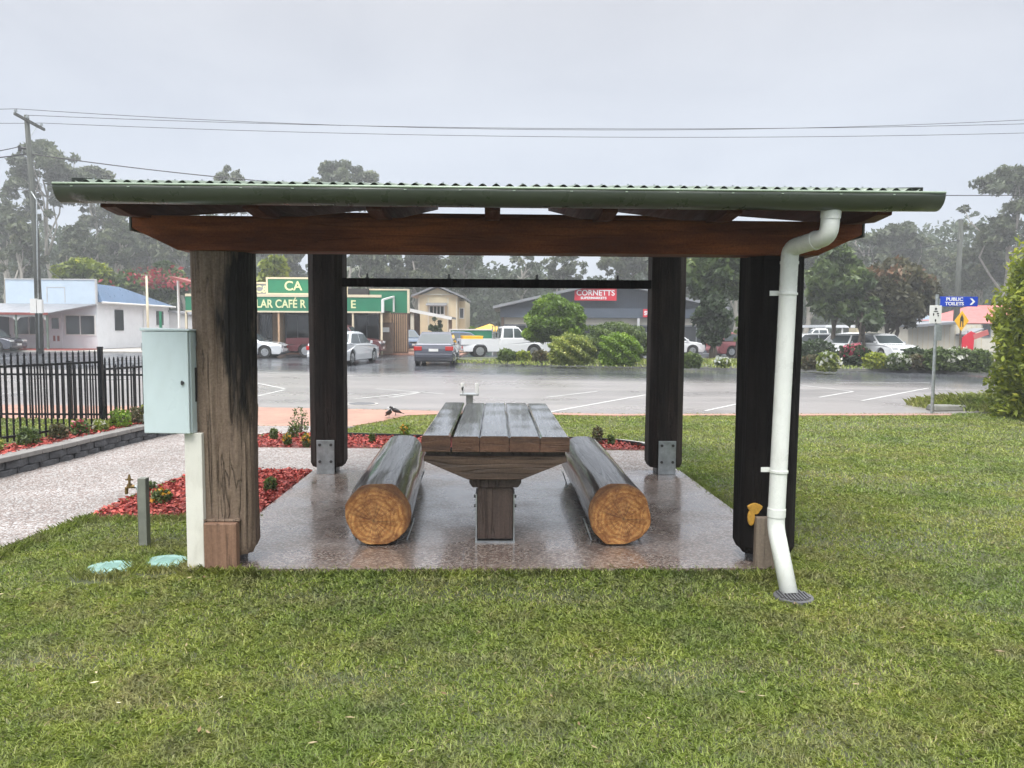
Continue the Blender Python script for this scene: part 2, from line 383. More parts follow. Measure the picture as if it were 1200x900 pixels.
M['road'] = mat_road(); M['pavers'] = mat_pavers()
M['line'] = paint('road_line', (.52, .52, .50), .4, 0, .2, 3)
M['concrete'] = paint('concrete', (.42, .40, .37), .6, 0, .2, 3, .3, 40, dirt=.3)
M['kerb'] = paint('kerb_concrete', (.20, .20, .18), .6, 0, .25, 3, dirt=.5)
M['mulch_base'] = paint('mulch_soil', (.13, .028, .022), .8, 0, .4, 30, .8, 60)
M['soil'] = paint('dark_soil', (.08, .055, .035), .9, 0, .4, 12, .8, 40)
M['chip'] = leaf('red_mulch_chip', (.18, .022, .020), (.50, .085, .07), (.58, .17, .12), trans=0, rough=.6)
M['wallblock'] = paint('charcoal_block', (.065, .068, .075), .7, 0, .35, 9, .8, 30)
M['wallcap'] = paint('wall_cap', (.20, .19, .18), .7, 0, .2, 8, .4, 40)
M['fence'] = paint('black_fence', (.012, .013, .016), .35, .3, .1)
M['black'] = paint('black_plastic', (.02, .02, .022), .5)
M['brass'] = paint('brass_tap', (.30, .20, .09), .35, .9, .3, 20)
M['tap_post'] = paint('grey_green_tap_post', (.19, .20, .17), .6, 0, .25, 6, .2, 30, dirt=.35)
M['grate'] = paint('grey_drain_grate', (.10, .10, .105), .5, 0, .2, 12)
M['scar'] = paint('yellow_scar', (.46, .25, .035), .6, 0, .35, 30)
# foliage
M['lf_gum'] = leaf('gum_leaf', (.045, .066, .032), (.125, .155, .080), (.20, .22, .13))
M['lf_gum2'] = leaf('olive_gum_leaf', (.048, .066, .028), (.130, .155, .068), (.20, .21, .11))
M['lf_dark'] = leaf('dark_leaf', (.016, .034, .012), (.050, .085, .028))
M['lf_mid'] = leaf('mid_leaf', (.038, .070, .018), (.130, .190, .050), (.23, .29, .09))
M['lf_bright'] = leaf('bright_leaf', (.070, .135, .010), (.20, .33, .028), (.32, .44, .06))
M['lf_yel'] = leaf('yellow_green_leaf', (.080, .12, .012), (.32, .38, .035), (.56, .55, .06))
M['lf_varieg'] = leaf('variegated_leaf', (.08, .13, .02), (.32, .38, .08), (.65, .62, .22))
M['lf_rust'] = leaf('rusty_leaf', (.050, .052, .022), (.135, .125, .058), (.21, .12, .07))
M['lf_red'] = leaf('red_flower', (.16, .015, .02), (.36, .04, .05))
M['lf_pink'] = leaf('pink_flower', (.35, .02, .07), (.65, .08, .17), (.8, .3, .4))
M['lf_white'] = leaf('white_flower', (.55, .55, .5), (.8, .8, .76))
M['lf_orange'] = leaf('orange_flower', (.6, .2, .02), (.8, .5, .05))
M['trunk_pale'] = wood('pale_gum_bark', (.16, .14, .12), (.34, .31, .27), (.52, .49, .44), 2, .7, 3, .2, bs=.2)
M['trunk'] = wood('brown_bark', (.05, .04, .03), (.10, .08, .06), (.16, .13, .1), 2, .8, 6, .4, bs=.4)
# buildings and vehicles
M['w_board'] = paint('white_boards', (.72, .74, .77), .55, 0, .05, 2, dirt=.05)
M['w_grey'] = paint('pale_grey_wall', (.50, .51, .52), .6, 0, .08, 2, dirt=.15)
M['blue_roof'] = paint('blue_steel_roof', (.17, .27, .42), .35, .2, .08, 1)
M['grey_roof'] = paint('grey_steel_roof', (.25, .26, .28), .5, .2, .12, 1, dirt=.3)
M['sky_board'] = paint('pale_blue_parapet', (.50, .60, .70), .55, 0, .05, 2)
M['redtrim'] = paint('dark_red_trim', (.26, .06, .05), .5)
M['trimw'] = paint('white_trim', (.72, .72, .70), .5, 0, .05)
M['glass'] = glass_dark('window_glass')
M['cafe_g'] = paint('cafe_green', (.018, .19, .10), .45, 0, .08, 2)
M['cafe_c'] = paint('cream_trim', (.66, .58, .42), .5, 0, .06)
M['gold'] = paint('sign_lettering', (.72, .74, .42), .5)
M['dark_in'] = paint('dark_interior', (.025, .025, .028), .7, 0, .4, 1.2)
M['cream'] = paint('cream_wall', (.62, .53, .36), .6, 0, .07, 1.5, dirt=.12)
M['peach'] = paint('peach_pillar', (.48, .32, .20), .7, 0, .15, 6)
M['brown'] = paint('brown_fence', (.12, .075, .05), .7, 0, .25, 5)
M['navy'] = paint('slate_cladding', (.065, .085, .115), .5, 0, .1, 1, dirt=.1)
M['cream2'] = paint('cream_store_wall', (.62, .58, .48), .6, 0, .05)
M['redsign'] = paint('red_sign', (.62, .012, .035), .4, 0, .04)
M['whitel'] = paint('white_lettering', (.85, .85, .85), .4, 0, .03)
M['bluesign'] = paint('blue_sign', (.010, .055, .50), .35, 0, .04)
M['yellow'] = paint('yellow_sign', (.78, .42, .015), .4, 0, .06)
M['signw'] = paint('white_sign', (.66, .66, .64), .4, 0, .05)
M['pinkroof'] = paint('red_roof', (.50, .13, .12), .5, 0, .1, 1)
M['pole'] = wood('power_pole_timber', (.03, .035, .03), (.07, .08, .068), (.13, .135, .12), 2, .8, 8, .4)
M['grn_pole'] = paint('green_grey_pole', (.10, .135, .11), .6, 0, .2, 3)
M['silver'] = paint('silver_paint', (.62, .64, .66), .25, .2, .04, coat=.8)
M['greycar'] = paint('grey_blue_paint', (.085, .09, .115), .22, .5, .04, coat=.8)
M['whitecar'] = paint('white_car_paint', (.72, .73, .74), .22, 0, .03, coat=.7)
M['bluecar'] = paint('blue_car_paint', (.06, .10, .17), .25, .3, .04, coat=.7)
M['redute'] = paint('maroon_paint', (.10, .018, .022), .3, .2, .08, coat=.6)
M['pinkcar'] = paint('faded_red_paint', (.34, .08, .09), .35, 0, .08, coat=.4)
M['carglass'] = glass_dark('car_glass', (.05, .065, .07), .04)
M['tyre'] = paint('tyre_rubber', (.018, .018, .018), .8)
M['rim'] = paint('alloy_rim', (.45, .46, .47), .35, .8)
M['tail'] = paint('red_tail_lens', (.45, .012, .012), .2, 0, .1, coat=.6)
M['head'] = paint('clear_head_lens', (.65, .66, .66), .12, 0, .1, coat=.6)
M['plate'] = paint('number_plate', (.70, .70, .68), .4)
M['feather_b'] = paint('black_feather', (.012, .012, .014), .5)
M['feather_w'] = paint('white_feather', (.65, .65, .63), .6)

# ================================================================ light
SUN_EL, SUN_AZ = R(58), R(200)
w = bpy.data.worlds.new('World'); bpy.context.scene.world = w; w.use_nodes = True
nt = w.node_tree; bg = nt.nodes['Background']
sky = nt.nodes.new('ShaderNodeTexSky'); sky.sky_type = 'NISHITA'; sky.sun_disc = False
sky.sun_elevation = SUN_EL; sky.sun_rotation = SUN_AZ; sky.dust_density = 3
hs = nt.nodes.new('ShaderNodeHueSaturation'); hs.inputs['Saturation'].default_value = .35; nt.links.new(sky.outputs[0], hs.inputs['Color'])
tc = nt.nodes.new('ShaderNodeTexCoord'); sp = nt.nodes.new('ShaderNodeSeparateXYZ'); nt.links.new(tc.outputs['Generated'], sp.inputs[0])
# overcast deck: brighter overhead than towards the horizon
ov = ramp(nt, sp.outputs[2], [(0.0, (.375, .425, .50)), (.20, (.365, .405, .475)), (.38, (.375, .39, .43)), (.55, (1.15, 1.18, 1.22)), (1.0, (2.7, 2.72, 2.76))])
mp = nt.nodes.new('ShaderNodeMapping'); mp.inputs['Scale'].default_value = (1, 1, 3.2); nt.links.new(tc.outputs['Generated'], mp.inputs[0])
cl = noise(nt, mp.outputs[0], 2.2, 6, .55, .5)
ov = mix(nt, 1.0, ov, ramp(nt, cl, [(.3, (.90, .905, .92)), (.7, (1.10, 1.09, 1.07))]), 'MULTIPLY')
sc_ = nt.nodes.new('ShaderNodeVectorMath'); sc_.operation = 'SCALE'; sc_.inputs['Scale'].default_value = 10.0; nt.links.new(ov, sc_.inputs[0])
fin = mix(nt, .88, hs.outputs[0], sc_.outputs[0]); nt.links.new(fin, bg.inputs['Color']); bg.inputs['Strength'].default_value = .10
sl = bpy.data.lights.new('sun', 'SUN'); sl.energy = 1.5; sl.angle = R(25); sl.color = (1, .97, .93)
so = bpy.data.objects.new('sun', sl); C.objects.link(so)
sd = Vector((math.cos(SUN_EL) * math.sin(SUN_AZ), math.cos(SUN_EL) * math.cos(SUN_AZ), math.sin(SUN_EL)))
so.rotation_euler = sd.to_track_quat('Z', 'Y').to_euler(); so.location = (0, -5, 20)

# ================================================================ ground, road, paths
sheet('ground', [(-300, -8), (300, -8), (300, 330), (-300, 330)], 0.0, M['ground'])
ROAD_NEAR = [(-90, 18.5), (-4.9, 15.15), (-1.4, 14.7), (2, 14.35), (8.6, 14.8), (10.5, 15.8), (14, 18.4), (24, 21.5), (90, 24)]
sheet('road', ROAD_NEAR + [(90, 70), (-90, 70)], 0.004, M['road'])
PAVE = [(-60, 13.6), (-5.2, 12.75), (-5.1, 12.3), (-2.6, 12.25), (-2.2, 13.0), (-1.9, 13.9), (-1.0, 14.25), (2, 14.05), (8.3, 14.45), (8.5, 14.75), (2, 14.3), (-1.4, 14.66), (-4.9, 15.1), (-60, 17.2)]
sheet('footpath', PAVE, 0.018, M['pavers'], .03)
SLAB_RZ = R(1.4)
SH = Vector((-.11, 4.95, 0))
def SL(x, y): c, s = math.cos(SLAB_RZ), math.sin(SLAB_RZ); return (SH.x + x * c - y * s, SH.y + x * s + y * c)
SLABP = [SL(-1.98, -.03), SL(1.78, -.03), SL(1.90, .25), SL(2.09, 1.5), SL(2.07, 3.46), SL(-1.98, 3.46)]
sheet('concrete_slab', SLABP, 0.035, M['slab'], .06)
PATHP = [(-3.75, 3.2), (-3.64, 5.37), (-3.54, 6.3), (-3.55, 7.36), (-3.48, 8.0), (-3.25, 8.36), (-2.79, 8.44), SL(-1.98, 3.464), SL(2.07, 3.464), (1.86, 9.94), (-2.5, 9.98), (-3.55, 10.0), (-3.9, 10.6), (-3.95, 11.2), (-3.0, 11.45), (-2.5, 12.2), (-5.1, 12.25), (-5.0, 11.2), (-5.12, 10.5), (-5.2, 9.6), (-5.3, 7.8), (-5.6, 6.3), (-6.1, 4.6), (-6.8, 3.2)]
sheet('path', PATHP, 0.022, M['path'], .04)
BED1 = [(-3.50, 6.28), (-3.49, 7.4), (-3.42, 7.95), (-3.2, 8.29), (-2.75, 8.39), (-2.20, 8.38), (-2.13, 6.38), (-2.7, 6.3)]
BED2 = [(-3.55, 10.03), (-3.86, 10.6), (-3.9, 11.0), (-3.0, 11.35), (-2.4, 11.1), (-1.0, 10.9), (.9, 10.8), (1.4, 10.65), (1.70, 10.35), (1.80, 9.98)]
BED3 = [(-5.9, 4.6), (-5.62, 6.3), (-5.38, 7.85), (-5.28, 9.6), (-5.20, 10.5), (-5.1, 11.2), (-5.35, 11.3), (-5.6, 10.4), (-5.75, 9.0), (-5.85, 7.9), (-6.1, 6.3), (-6.5, 4.6)]
sheet('garden_bed', BED1, 0.012, M['mulch_base'], .03)
sheet('garden_bed', BED2, 0.016, M['mulch_base'], .03)
LAWN2 = [(-6.3, 4.0), (-5.9, 4.6), (-5.62, 6.3), (-5.38, 7.85), (-5.28, 9.6), (-5.20, 10.5), (-5.1, 11.25), (-5.4, 11.5), (-40, 11.5), (-40, 4.0)]
sheet('terrace', LAWN2, 0.20, M['ground'], .19)
sheet('garden_bed', BED3, 0.212, M['mulch_base'], .02)
# edging behind the rear bed: dark strip and pale concrete mowing strip
mb = MB()
ep = [(-3.0, 11.38), (-2.4, 11.13), (-1.0, 10.93), (.9, 10.83), (1.42, 10.68), (1.74, 10.37), (1.86, 9.98)]
for a, b_ in zip(ep[:-1], ep[1:]): mb.bar((a[0], a[1], .03), (b_[0], b_[1], .03), .03, .08)
tag(mb.build('garden_edging', M['black']), 'thin black edging curving round the rear red mulch strip', 'edging')
mb = MB(); ep2 = [(.2, 10.96), (.9, 10.93), (1.5, 10.78), (1.9, 10.42), (2.02, 9.9)]
for a, b_ in zip(ep2[:-1], ep2[1:]): mb.bar((a[0], a[1], .02), (b_[0], b_[1], .02), .12, .05)
tag(mb.build('mowing_strip', M['concrete']), kind='structure')

# ---- verges on the far side of the road, with kerbs
VERGE = [(-2.65, 36.8), (-1.2, 35.7), (1.5, 34.4), (5.46, 32.75), (11, 30.9), (18.5, 29.2), (34, 27.5), (34, 34), (19, 36.5), (11, 38.5), (5, 39.5), (-1.8, 39.5), (-2.7, 38.4)]
sheet('verge', VERGE, .13, M['ground'], .12)
mb = MB()
for a, b_ in zip(VERGE[:7], VERGE[1:7]): mb.bar((a[0], a[1] - .08, .07), (b_[0], b_[1] - .08, .07), .18, .145)
mb.bar((-2.78, 38.4, .07), (-2.73, 36.75, .07), .18, .145)
tag(mb.build('kerb', M['kerb'], bevel=.02), kind='structure')
sheet('car_park', [(-2.4, 39.7), (34, 36.5), (60, 36), (60, 75), (-2.4, 75)], 0.012, M['road'])
sheet('forecourt', [(-19, 45.2), (-3, 45.2), (-3.0, 41.5), (-2.9, 41.4), (-2.4, 75), (-19, 75)], .10, M['pavers'], .09)
sheet('shop_apron', [(-60, 47.4), (-19.02, 46.2), (-19.02, 75), (-60, 75)], .08, M['concrete'], .07)
# ---- road paint
mb = MB()
def rline(p, q, wd=.10):
    a = G(*p); b_ = G(*q); a.z = b_.z = .009
    d = (b_ - a).normalized(); n = Vector((-d.y, d.x, 0)) * wd / 2
    mb.add([a - n, b_ - n, b_ + n, a + n], [(0, 1, 2, 3)])
for p, q in [((300, 449), (334, 456)), ((334, 457), (300, 465)), ((415, 468), (500, 459)), ((500, 459), (460, 466)), ((440, 456), (520, 462)),
             ((640, 484), (757, 463)), ((640, 466), (700, 459)), ((826, 482), (905, 465)), ((940, 452), (1000, 459)), ((1000, 459), (960, 466)),
             ((980, 449), (1090, 449)), ((1010, 470), (1088, 455)), ((300, 436), (420, 441)), ((-60, 441), (160, 444)), ((-60, 470), (60, 455))]: rline(p, q, .075)
tag(mb.build('road_marking', M['line']), kind='structure')
# manhole in the road
mb = MB(); c0 = G(424, 474); mb.cyl((c0.x, c0.y, .005), .34, .012, n=24); 
mh = empty('manhole_cover', (0, 0, 0), label='round metal manhole cover in the pale road beyond the lawn', cat='manhole cover')
mb.build('rim', M['concrete'], mh); mb = MB(); mb.cyl((c0.x, c0.y, .006), .28, .016, n=24); mb.build('cover', M['grate'], mh)

# ================================================================ lawn (real blades)
def in_any(x, y, polys):
    r = np.zeros(len(x), bool)
    for p in polys: r |= inpoly(x, y, p)
    return r
VALVES = [G(130, 668), G(195, 661)]
TIRED = [(G(a_, b_).x, G(a_, b_).y, c_, d2_, e_) for a_, b_, c_, d2_, e_ in [(40, 775, .22, .10, .8), (230, 830, .3, .10, .6), (420, 800, .35, .12, .65), (760, 790, .45, .14, .75), (620, 700, .9, .10, .55), (830, 700, .6, .10, .5), (1000, 790, .4, .12, .5), (1090, 640, .5, .3, .55), (960, 860, .3, .08, .65), (560, 870, .3, .08, .5), (1060, 500, .9, .5, .6), (1150, 720, .5, .2, .45), (330, 700, .5, .12, .5), (150, 720, .4, .12, .45), (1000, 560, .8, .4, .4)]]
def lawn():
    V = []; Q = []
    def scatter(x0, x1, y0, y1, dens, hgt, wd, z=0.0, only=None, excl=(), frustum=True, lean=1.0):
        n = int((x1 - x0) * (y1 - y0) * dens)
        x = np.random.uniform(x0, x1, n); y = np.random.uniform(y0, y1, n)
        if frustum:
            k = np.abs(x) < y * .74 + .35; x, y = x[k], y[k]
        k = ~in_any(x, y, excl)
        if only is not None: k &= inpoly(x, y, only)
        for v in VALVES: k &= ((x - v.x) / .20) ** 2 + ((y - v.y + .05) / .26) ** 2 > 1
        x, y = x[k], y[k]; n = len(x)
        # patchy length and density
        pn = np.sin(x * 1.7 + np.sin(y * 2.3) * 1.5) * np.cos(y * 1.3 + np.sin(x * 1.9)) * .5 + .25 * np.sin(x * 5.1 + y * 3.7) * np.sin(y * 6.3 - x * 2.2)
        thin = np.zeros(n)
        for (tx_, ty_, ra_, rb_, am) in TIRED: thin = np.maximum(thin, am * np.exp(-(((x - tx_) / ra_) ** 2 + ((y - ty_) / rb_) ** 2) * (1 + .7 * np.sin(x * 9 + ty_) * np.cos(y * 11 + tx_))))
        k = np.random.uniform(0, 1, n) < (.80 + .35 * pn) * (1 - .65 * thin); x, y, pn, thin = x[k], y[k], pn[k], thin[k]; n = len(x)
        h = hgt * np.random.uniform(.5, 1.5, n) * (1 + .3 * pn) * (1 - .4 * thin); a = np.random.uniform(0, 2 * np.pi, n)
        ln = np.random.uniform(.3, 1.6, n) * lean; b = a + np.random.uniform(.9, 2.2, n)
        wv = wd * np.random.uniform(.6, 1.4, n)
        p = np.stack([x, y, np.full(n, z)], 1)
        side = np.stack([np.cos(b), np.sin(b), np.zeros(n)], 1) * wv[:, None] * .5
        mid = np.stack([np.cos(a) * ln * h * .35, np.sin(a) * ln * h * .35, h * .62], 1)
        tip = np.stack([np.cos(a) * ln * h * 1.1, np.sin(a) * ln * h * 1.1, h * np.random.uniform(.55, 1.0, n)], 1)
        V.append(np.stack([p - side, p + side, p + mid + side * .8, p + tip, p + mid - side * .8], 1).reshape(-1, 3))
        Q.append(np.clip(np.random.beta(2.2, 2.4, n) * .85 + (np.random.uniform(0, 1, n) < .10 + .5 * thin) * .45 - .1 * pn, 0, 1))
    ex = [SLABP, PATHP, BED1, BED2, LAWN2, PAVE]
    for (a, b_, d) in [(2.5, 3.4, 24000), (3.4, 4.4, 17000), (4.4, 5.6, 11000), (5.6, 7.5, 6000), (7.5, 10, 3400), (10, 14.9, 1700)]:
        mid = (a + b_) / 2; road = ROAD_NEAR + [(90, 70), (-90, 70)]
        xr = b_ * .74 + .4
        scatter(-xr, xr, a, b_, d, .019 + .0006 * mid, .0009 * mid + .0008, 0, excl=ex + [road])
    scatter(-11, -5, 7, 11.4, 1500, .035, .012, .20, only=LAWN2, excl=[BED3])
    # longer fringe along slab, beds and posts
    def fringe(p, q, n, h=.055, z=0.0, spread=.03):
        t = np.random.uniform(0, 1, n); x = p[0] + (q[0] - p[0]) * t + np.random.normal(0, spread, n); y = p[1] + (q[1] - p[1]) * t + np.random.normal(0, spread, n)
        hh = h * np.random.uniform(.4, 1.3, n); a = np.random.uniform(0, 6.28, n); wv = .006
        p0 = np.stack([x, y, np.full(n, z)], 1); b2 = a + 1.5
        side = np.stack([np.cos(b2), np.sin(b2), np.zeros(n)], 1) * wv * .5
        mid = np.stack([np.cos(a) * hh * .3, np.sin(a) * hh * .3, hh * .6], 1); tip = np.stack([np.cos(a) * hh * .8, np.sin(a) * hh * .8, hh], 1)
        V.append(np.stack([p0 - side, p0 + side, p0 + mid + side * .8, p0 + tip, p0 + mid - side * .8], 1).reshape(-1, 3)); Q.append(np.random.uniform(.1, .9, n))
    fringe((SLABP[0][0], SLABP[0][1] - .03), (SLABP[1][0], SLABP[1][1] - .03), 3800, .040)
    fringe((SLABP[3][0] + .03, SLABP[3][1]), (SLABP[4][0] + .03, SLABP[4][1]), 1500, .04); fringe((SLABP[1][0] + .03, SLABP[1][1]), (SLABP[3][0] + .03, SLABP[3][1]), 1400, .045)
    fringe((-3.58, 4.2), (-3.48, 6.25), 1500, .06); fringe((-3.5, 6.2), (-2.1, 6.3), 1200, .05)
    for v in VALVES:
        for k in range(10):
            a0 = k * .63; fringe((v.x + .18 * math.cos(a0), v.y + .18 * math.sin(a0)), (v.x + .18 * math.cos(a0 + .63), v.y + .18 * math.sin(a0 + .63)), 110, .045, 0, .03)
    fringe((-2.14, 4.86), (-1.6, 4.82), 500, .06); fringe((1.4, 4.8), (1.9, 4.86), 400, .05)
    V_ = np.concatenate(V); n = len(V_) // 5
    o = np_mesh('lawn_grass', V_, np.arange(n * 5).reshape(n, 5), M['blade'], rnd=np.concatenate(Q))
    tag(o, 'short mown green lawn grass with thin tired patches', 'grass', kind='stuff')
    print('blades', n)
lawn()
# fallen leaves and clippings
np.random.seed(12); n = 240
x = np.random.uniform(-3, 5.5, n); y = 2.7 + 9 * np.random.uniform(0, 1, n) ** 1.6; on = inpoly(x, y, SLABP)
k = ~inpoly(x, y, BED1) & ~(on & (np.random.uniform(0, 1, n) < .8)); x, y, on = x[k], y[k], on[k]; n = len(x)
V, F = leaf_cloud(np.stack([x, y, np.where(on, .042, .034)], 1), np.random.uniform(.010, .026, n), .35, .9); zc_ = np.repeat(np.where(on, .042, .034), 4); V[:, 2] = np.maximum(zc_ + (V[:, 2] - zc_) * .3, zc_ - .003)
tag(np_mesh('leaf_litter', V, F, leaf('dry_leaf', (.16, .10, .05), (.42, .34, .20), (.62, .58, .46), trans=0), rnd=np.random.uniform(0, 1, n)), 'scattered dry leaves and pale clippings on the lawn', 'leaf litter', kind='stuff')
# taller rough grass on the right by the road
def rough_grass(name, x0, x1, y0, y1, n, h, mat, z=0.0, wd=.02):
    x = np.random.uniform(x0, x1, n); y = np.random.uniform(y0, y1, n)
    cx, cy = (x0 + x1) / 2, (y0 + y1) / 2; k = ((x - cx) / (x1 - x0) * 2) ** 2 + ((y - cy) / (y1 - y0) * 2) ** 2 < 1; x, y = x[k], y[k]; n = len(x)
    e = 1 - (((x - cx) / (x1 - x0) * 2) ** 2 + ((y - cy) / (y1 - y0) * 2) ** 2) * .6
    hh = h * np.random.uniform(.4, 1.2, n) * e; a = np.random.uniform(0, 6.28, n); p0 = np.stack([x, y, np.full(n, z)], 1); b2 = a + 1.5
    side = np.stack([np.cos(b2), np.sin(b2), np.zeros(n)], 1) * wd * .5
    mid = np.stack([np.cos(a) * hh * .25, np.sin(a) * hh * .25, hh * .7], 1); tip = np.stack([np.cos(a) * hh * .8, np.sin(a) * hh * .8, hh], 1)
    V = np.stack([p0 - side, p0 + side, p0 + mid + side * .8, p0 + tip, p0 + mid - side * .8], 1).reshape(-1, 3)
    return np_mesh(name, V, np.arange(n * 5).reshape(n, 5), mat, rnd=np.random.uniform(.2, .9, n))
tag(rough_grass('rough_grass', 8.5, 12.5, 14.9, 17.6, 5200, .30, M['blade'], 0, .022), 'long rough grass on the road edge at the right', 'grass', kind='stuff')
tag(rough_grass('rough_grass', -3, 24, 29.5, 38.5, 9000, .16, M['blade'], .13, .05), 'unmown verge grass across the road', 'grass', kind='stuff')
mb = MB(); a = G(1090, 482); mb.hexa([(a.x + .05, a.y - .1, 0), (a.x + .9, a.y + .1, 0), (a.x + .9, a.y + .5, 0), (a.x + .05, a.y + .3, 0)], [(a.x + .05, a.y - .05, .13), (a.x + .9, a.y + .15, .11), (a.x + .9, a.y + .4, .1), (a.x + .05, a.y + .2, .13)])
tag(mb.build('kerb', M['kerb'], bevel=.03), kind='structure')

# mulch chips
def chips(name, poly, z, dens, label):
    xs = [p[0] for p in poly]; ys = [p[1] for p in poly]
    n = int((max(xs) - min(xs)) * (max(ys) - min(ys)) * dens)
    x = np.random.uniform(min(xs), max(xs), n); y = np.random.uniform(min(ys), max(ys), n); k = inpoly(x, y, poly); x, y = x[k], y[k]; n = len(x)
    c = np.stack([x, y, z + np.random.uniform(0, .035, n)], 1)
    V, F = leaf_cloud(c, np.random.uniform(.012, .034, n), .45, .65)
    V[:, 2] = np.maximum(V[:, 2], z - .005)
    tag(np_mesh(name, V, F, M['chip'], rnd=np.random.uniform(0, 1, n)), label, 'mulch', kind='stuff')
chips('red_mulch', BED1, .02, 2300, 'red wood chip mulch in the wedge bed left of the slab')
chips('red_mulch', BED2, .024, 1100, 'red wood chip mulch in the strip behind the slab')
chips('red_mulch', BED3, .22, 1100, 'red wood chip mulch above the block wall')

# ================================================================ retaining wall
def wall_pts():
    base = [(-6.9, 3.4), (-6.15, 4.6), (-5.66, 6.3), (-5.36, 7.8), (-5.27, 8.8), (-5.22, 9.6), (-5.17, 10.2), (-5.1, 10.9), (-4.98, 11.35)]
    out = []
    for i in range(len(base) - 1):
        n = max(1, int((Vector(base[i + 1]) - Vector(base[i])).length / .3 + .5))
        for k in range(n): out.append(Vector(base[i]).lerp(Vector(base[i + 1]), k / n))
    out.append(Vector(base[-1])); return out
wp = wall_pts(); rw = empty('retaining_wall', (-5.3, 8, 0), label='low charcoal block retaining wall curving beside the path', cat='retaining wall')
mb = MB(); cp = MB()
for course in range(2):
    off = 0 if course == 0 else .5
    pts = wp if course == 0 else [wp[0]] + [wp[i].lerp(wp[i + 1], .5) for i in range(len(wp) - 1)] + [wp[-1]]
    for a, b_ in zip(pts[:-1], pts[1:]):
        d = (b_ - a).normalized(); nrm = Vector((d.y, -d.x)); j = random.uniform(-.006, .006)
        a2 = a + d * .004; b2 = b_ - d * .004; z0 = .0 + course * .088; z1 = z0 + .084; L = (b2 - a2).length; mi = (a2 + b2) / 2
        f = nrm * (.06 + j)
        q = [a2 - nrm * .1, b2 - nrm * .1, b2 + f * .7, mi + f * 1.25, a2 + f * .7]
        mb.prism([(p.x + 5.3, p.y - 8) for p in reversed(q)], z0, z1, 'z')
mb.build('block_courses', M['wallblock'], rw, bevel=.008)
for a, b_ in zip(wp[:-1], wp[1:]):
    d = (b_ - a).normalized(); nrm = Vector((d.y, -d.x)); a2 = a + d * .003; b2 = b_ - d * .003
    q = [a2 - nrm * .13, b2 - nrm * .13, b2 + nrm * .085, a2 + nrm * .085]
    cp.prism([(p.x + 5.3, p.y - 8) for p in reversed(q)], .178, .232, 'z')
cp.build('capping', M['wallcap'], rw, bevel=.008)

# ================================================================ picket fence
def fence_run(name, pts, z0, z1, label, first_post=True, last_post=True, step=.083):
    root = empty(name, (pts[0][0], pts[0][1], 0), label=label, cat='fence')
    o = Vector((pts[0][0], pts[0][1], 0))
    for i in range(len(pts) - 1):
        a = Vector((pts[i][0], pts[i][1], 0)) - o; b_ = Vector((pts[i + 1][0], pts[i + 1][1], 0)) - o
        L = (b_ - a).length; d = (b_ - a) / L; zt = z1 - .10 * (i % 2 if name == 'x' else 0) - pts[i][2]
        mb = MB(); n = int(L / step)
        mb.bar(a + Vector((0, 0, zt - .12)), b_ + Vector((0, 0, zt - .12)), .028, .028)
        mb.bar(a + Vector((0, 0, z0 + .09)), b_ + Vector((0, 0, z0 + .09)), .028, .028)
        for k in range(1, n):
            p = a + d * (L * k / n); s = .0085
            mb.box(p.x - s, p.x + s, p.y - s, p.y + s, z0 + .03, zt)
            mb.add([(p.x - .013, p.y - s, zt), (p.x + .013, p.y - s, zt), (p.x + .013, p.y + s, zt), (p.x - .013, p.y + s, zt), (p.x, p.y, zt + .05)], [(0, 3, 2, 1), (0, 1, 4), (1, 2, 4), (2, 3, 4), (3, 0, 4)])
        mb.build('picket_panel', M['fence'], root)
    for i, p in enumerate(pts):
        q = Vector((p[0], p[1], 0)) - o; mb = MB(); mb.box(q.x - .027, q.x + .027, q.y - .027, q.y + .027, z0 - .02, z1 + .06); mb.box(q.x - .030, q.x + .030, q.y - .030, q.y + .030, z1 + .06, z1 + .085)
        mb.build('fence_post', M['fence'], root, bevel=.004)
    return root
fence_run('picket_fence', [(-6.75, 6.6, 0), (-6.12, 8.4, 0), (-5.5, 10.25, .10), (-5.28, 11.32, 0)], .2, 1.24, 'black metal picket fence running beside the block wall and path')
fence_run('picket_fence', [(-5.44, 11.36, 0), (-6.55, 11.34, 0), (-9.0, 11.3, 0), (-11.4, 11.26, 0)], .2, 1.0, 'black metal picket fence parallel to the road, behind the front one')

# ================================================================ tap, valves, cabinet
t = G(170, 640)
tp = empty('garden_tap', t, R(0), 'grey post with a brass tap beside the left mulch bed', 'tap')
mb = MB(); mb.box(-.03, .03, -.03, .03, 0, .505); mb.build('post', M['tap_post'], tp, bevel=.004)
mb = MB(); mb.tube([(-.035, -.0, .02), (-.037, 0, .41), (-.05, 0, .44), (-.085, 0, .44)], .011, 8); mb.build('riser_pipe', M['galv'], tp, smooth=True)
mb = MB(); mb.tube([(-.06, 0, .44), (-.10, 0, .44), (-.122, 0, .43), (-.124, 0, .385)], [.013, .014, .013, .011], 10); mb.cyl((-.10, 0, .445), .009, .04); mb.cyl((-.10, 0, .43), .018, .03); mb.build('spout', M['brass'], tp, smooth=False)
mb = MB(); mb.box(-.128, -.072, -.006, .006, .485, .495); mb.hexa([(-.112, -.005, .495), (-.088, -.005, .495), (-.088, .005, .495), (-.112, .005, .495)], [(-.104, -.004, .53), (-.096, -.004, .53), (-.096, .004, .53), (-.104, .004, .53)]); mb.build('handle', M['brass'], tp)
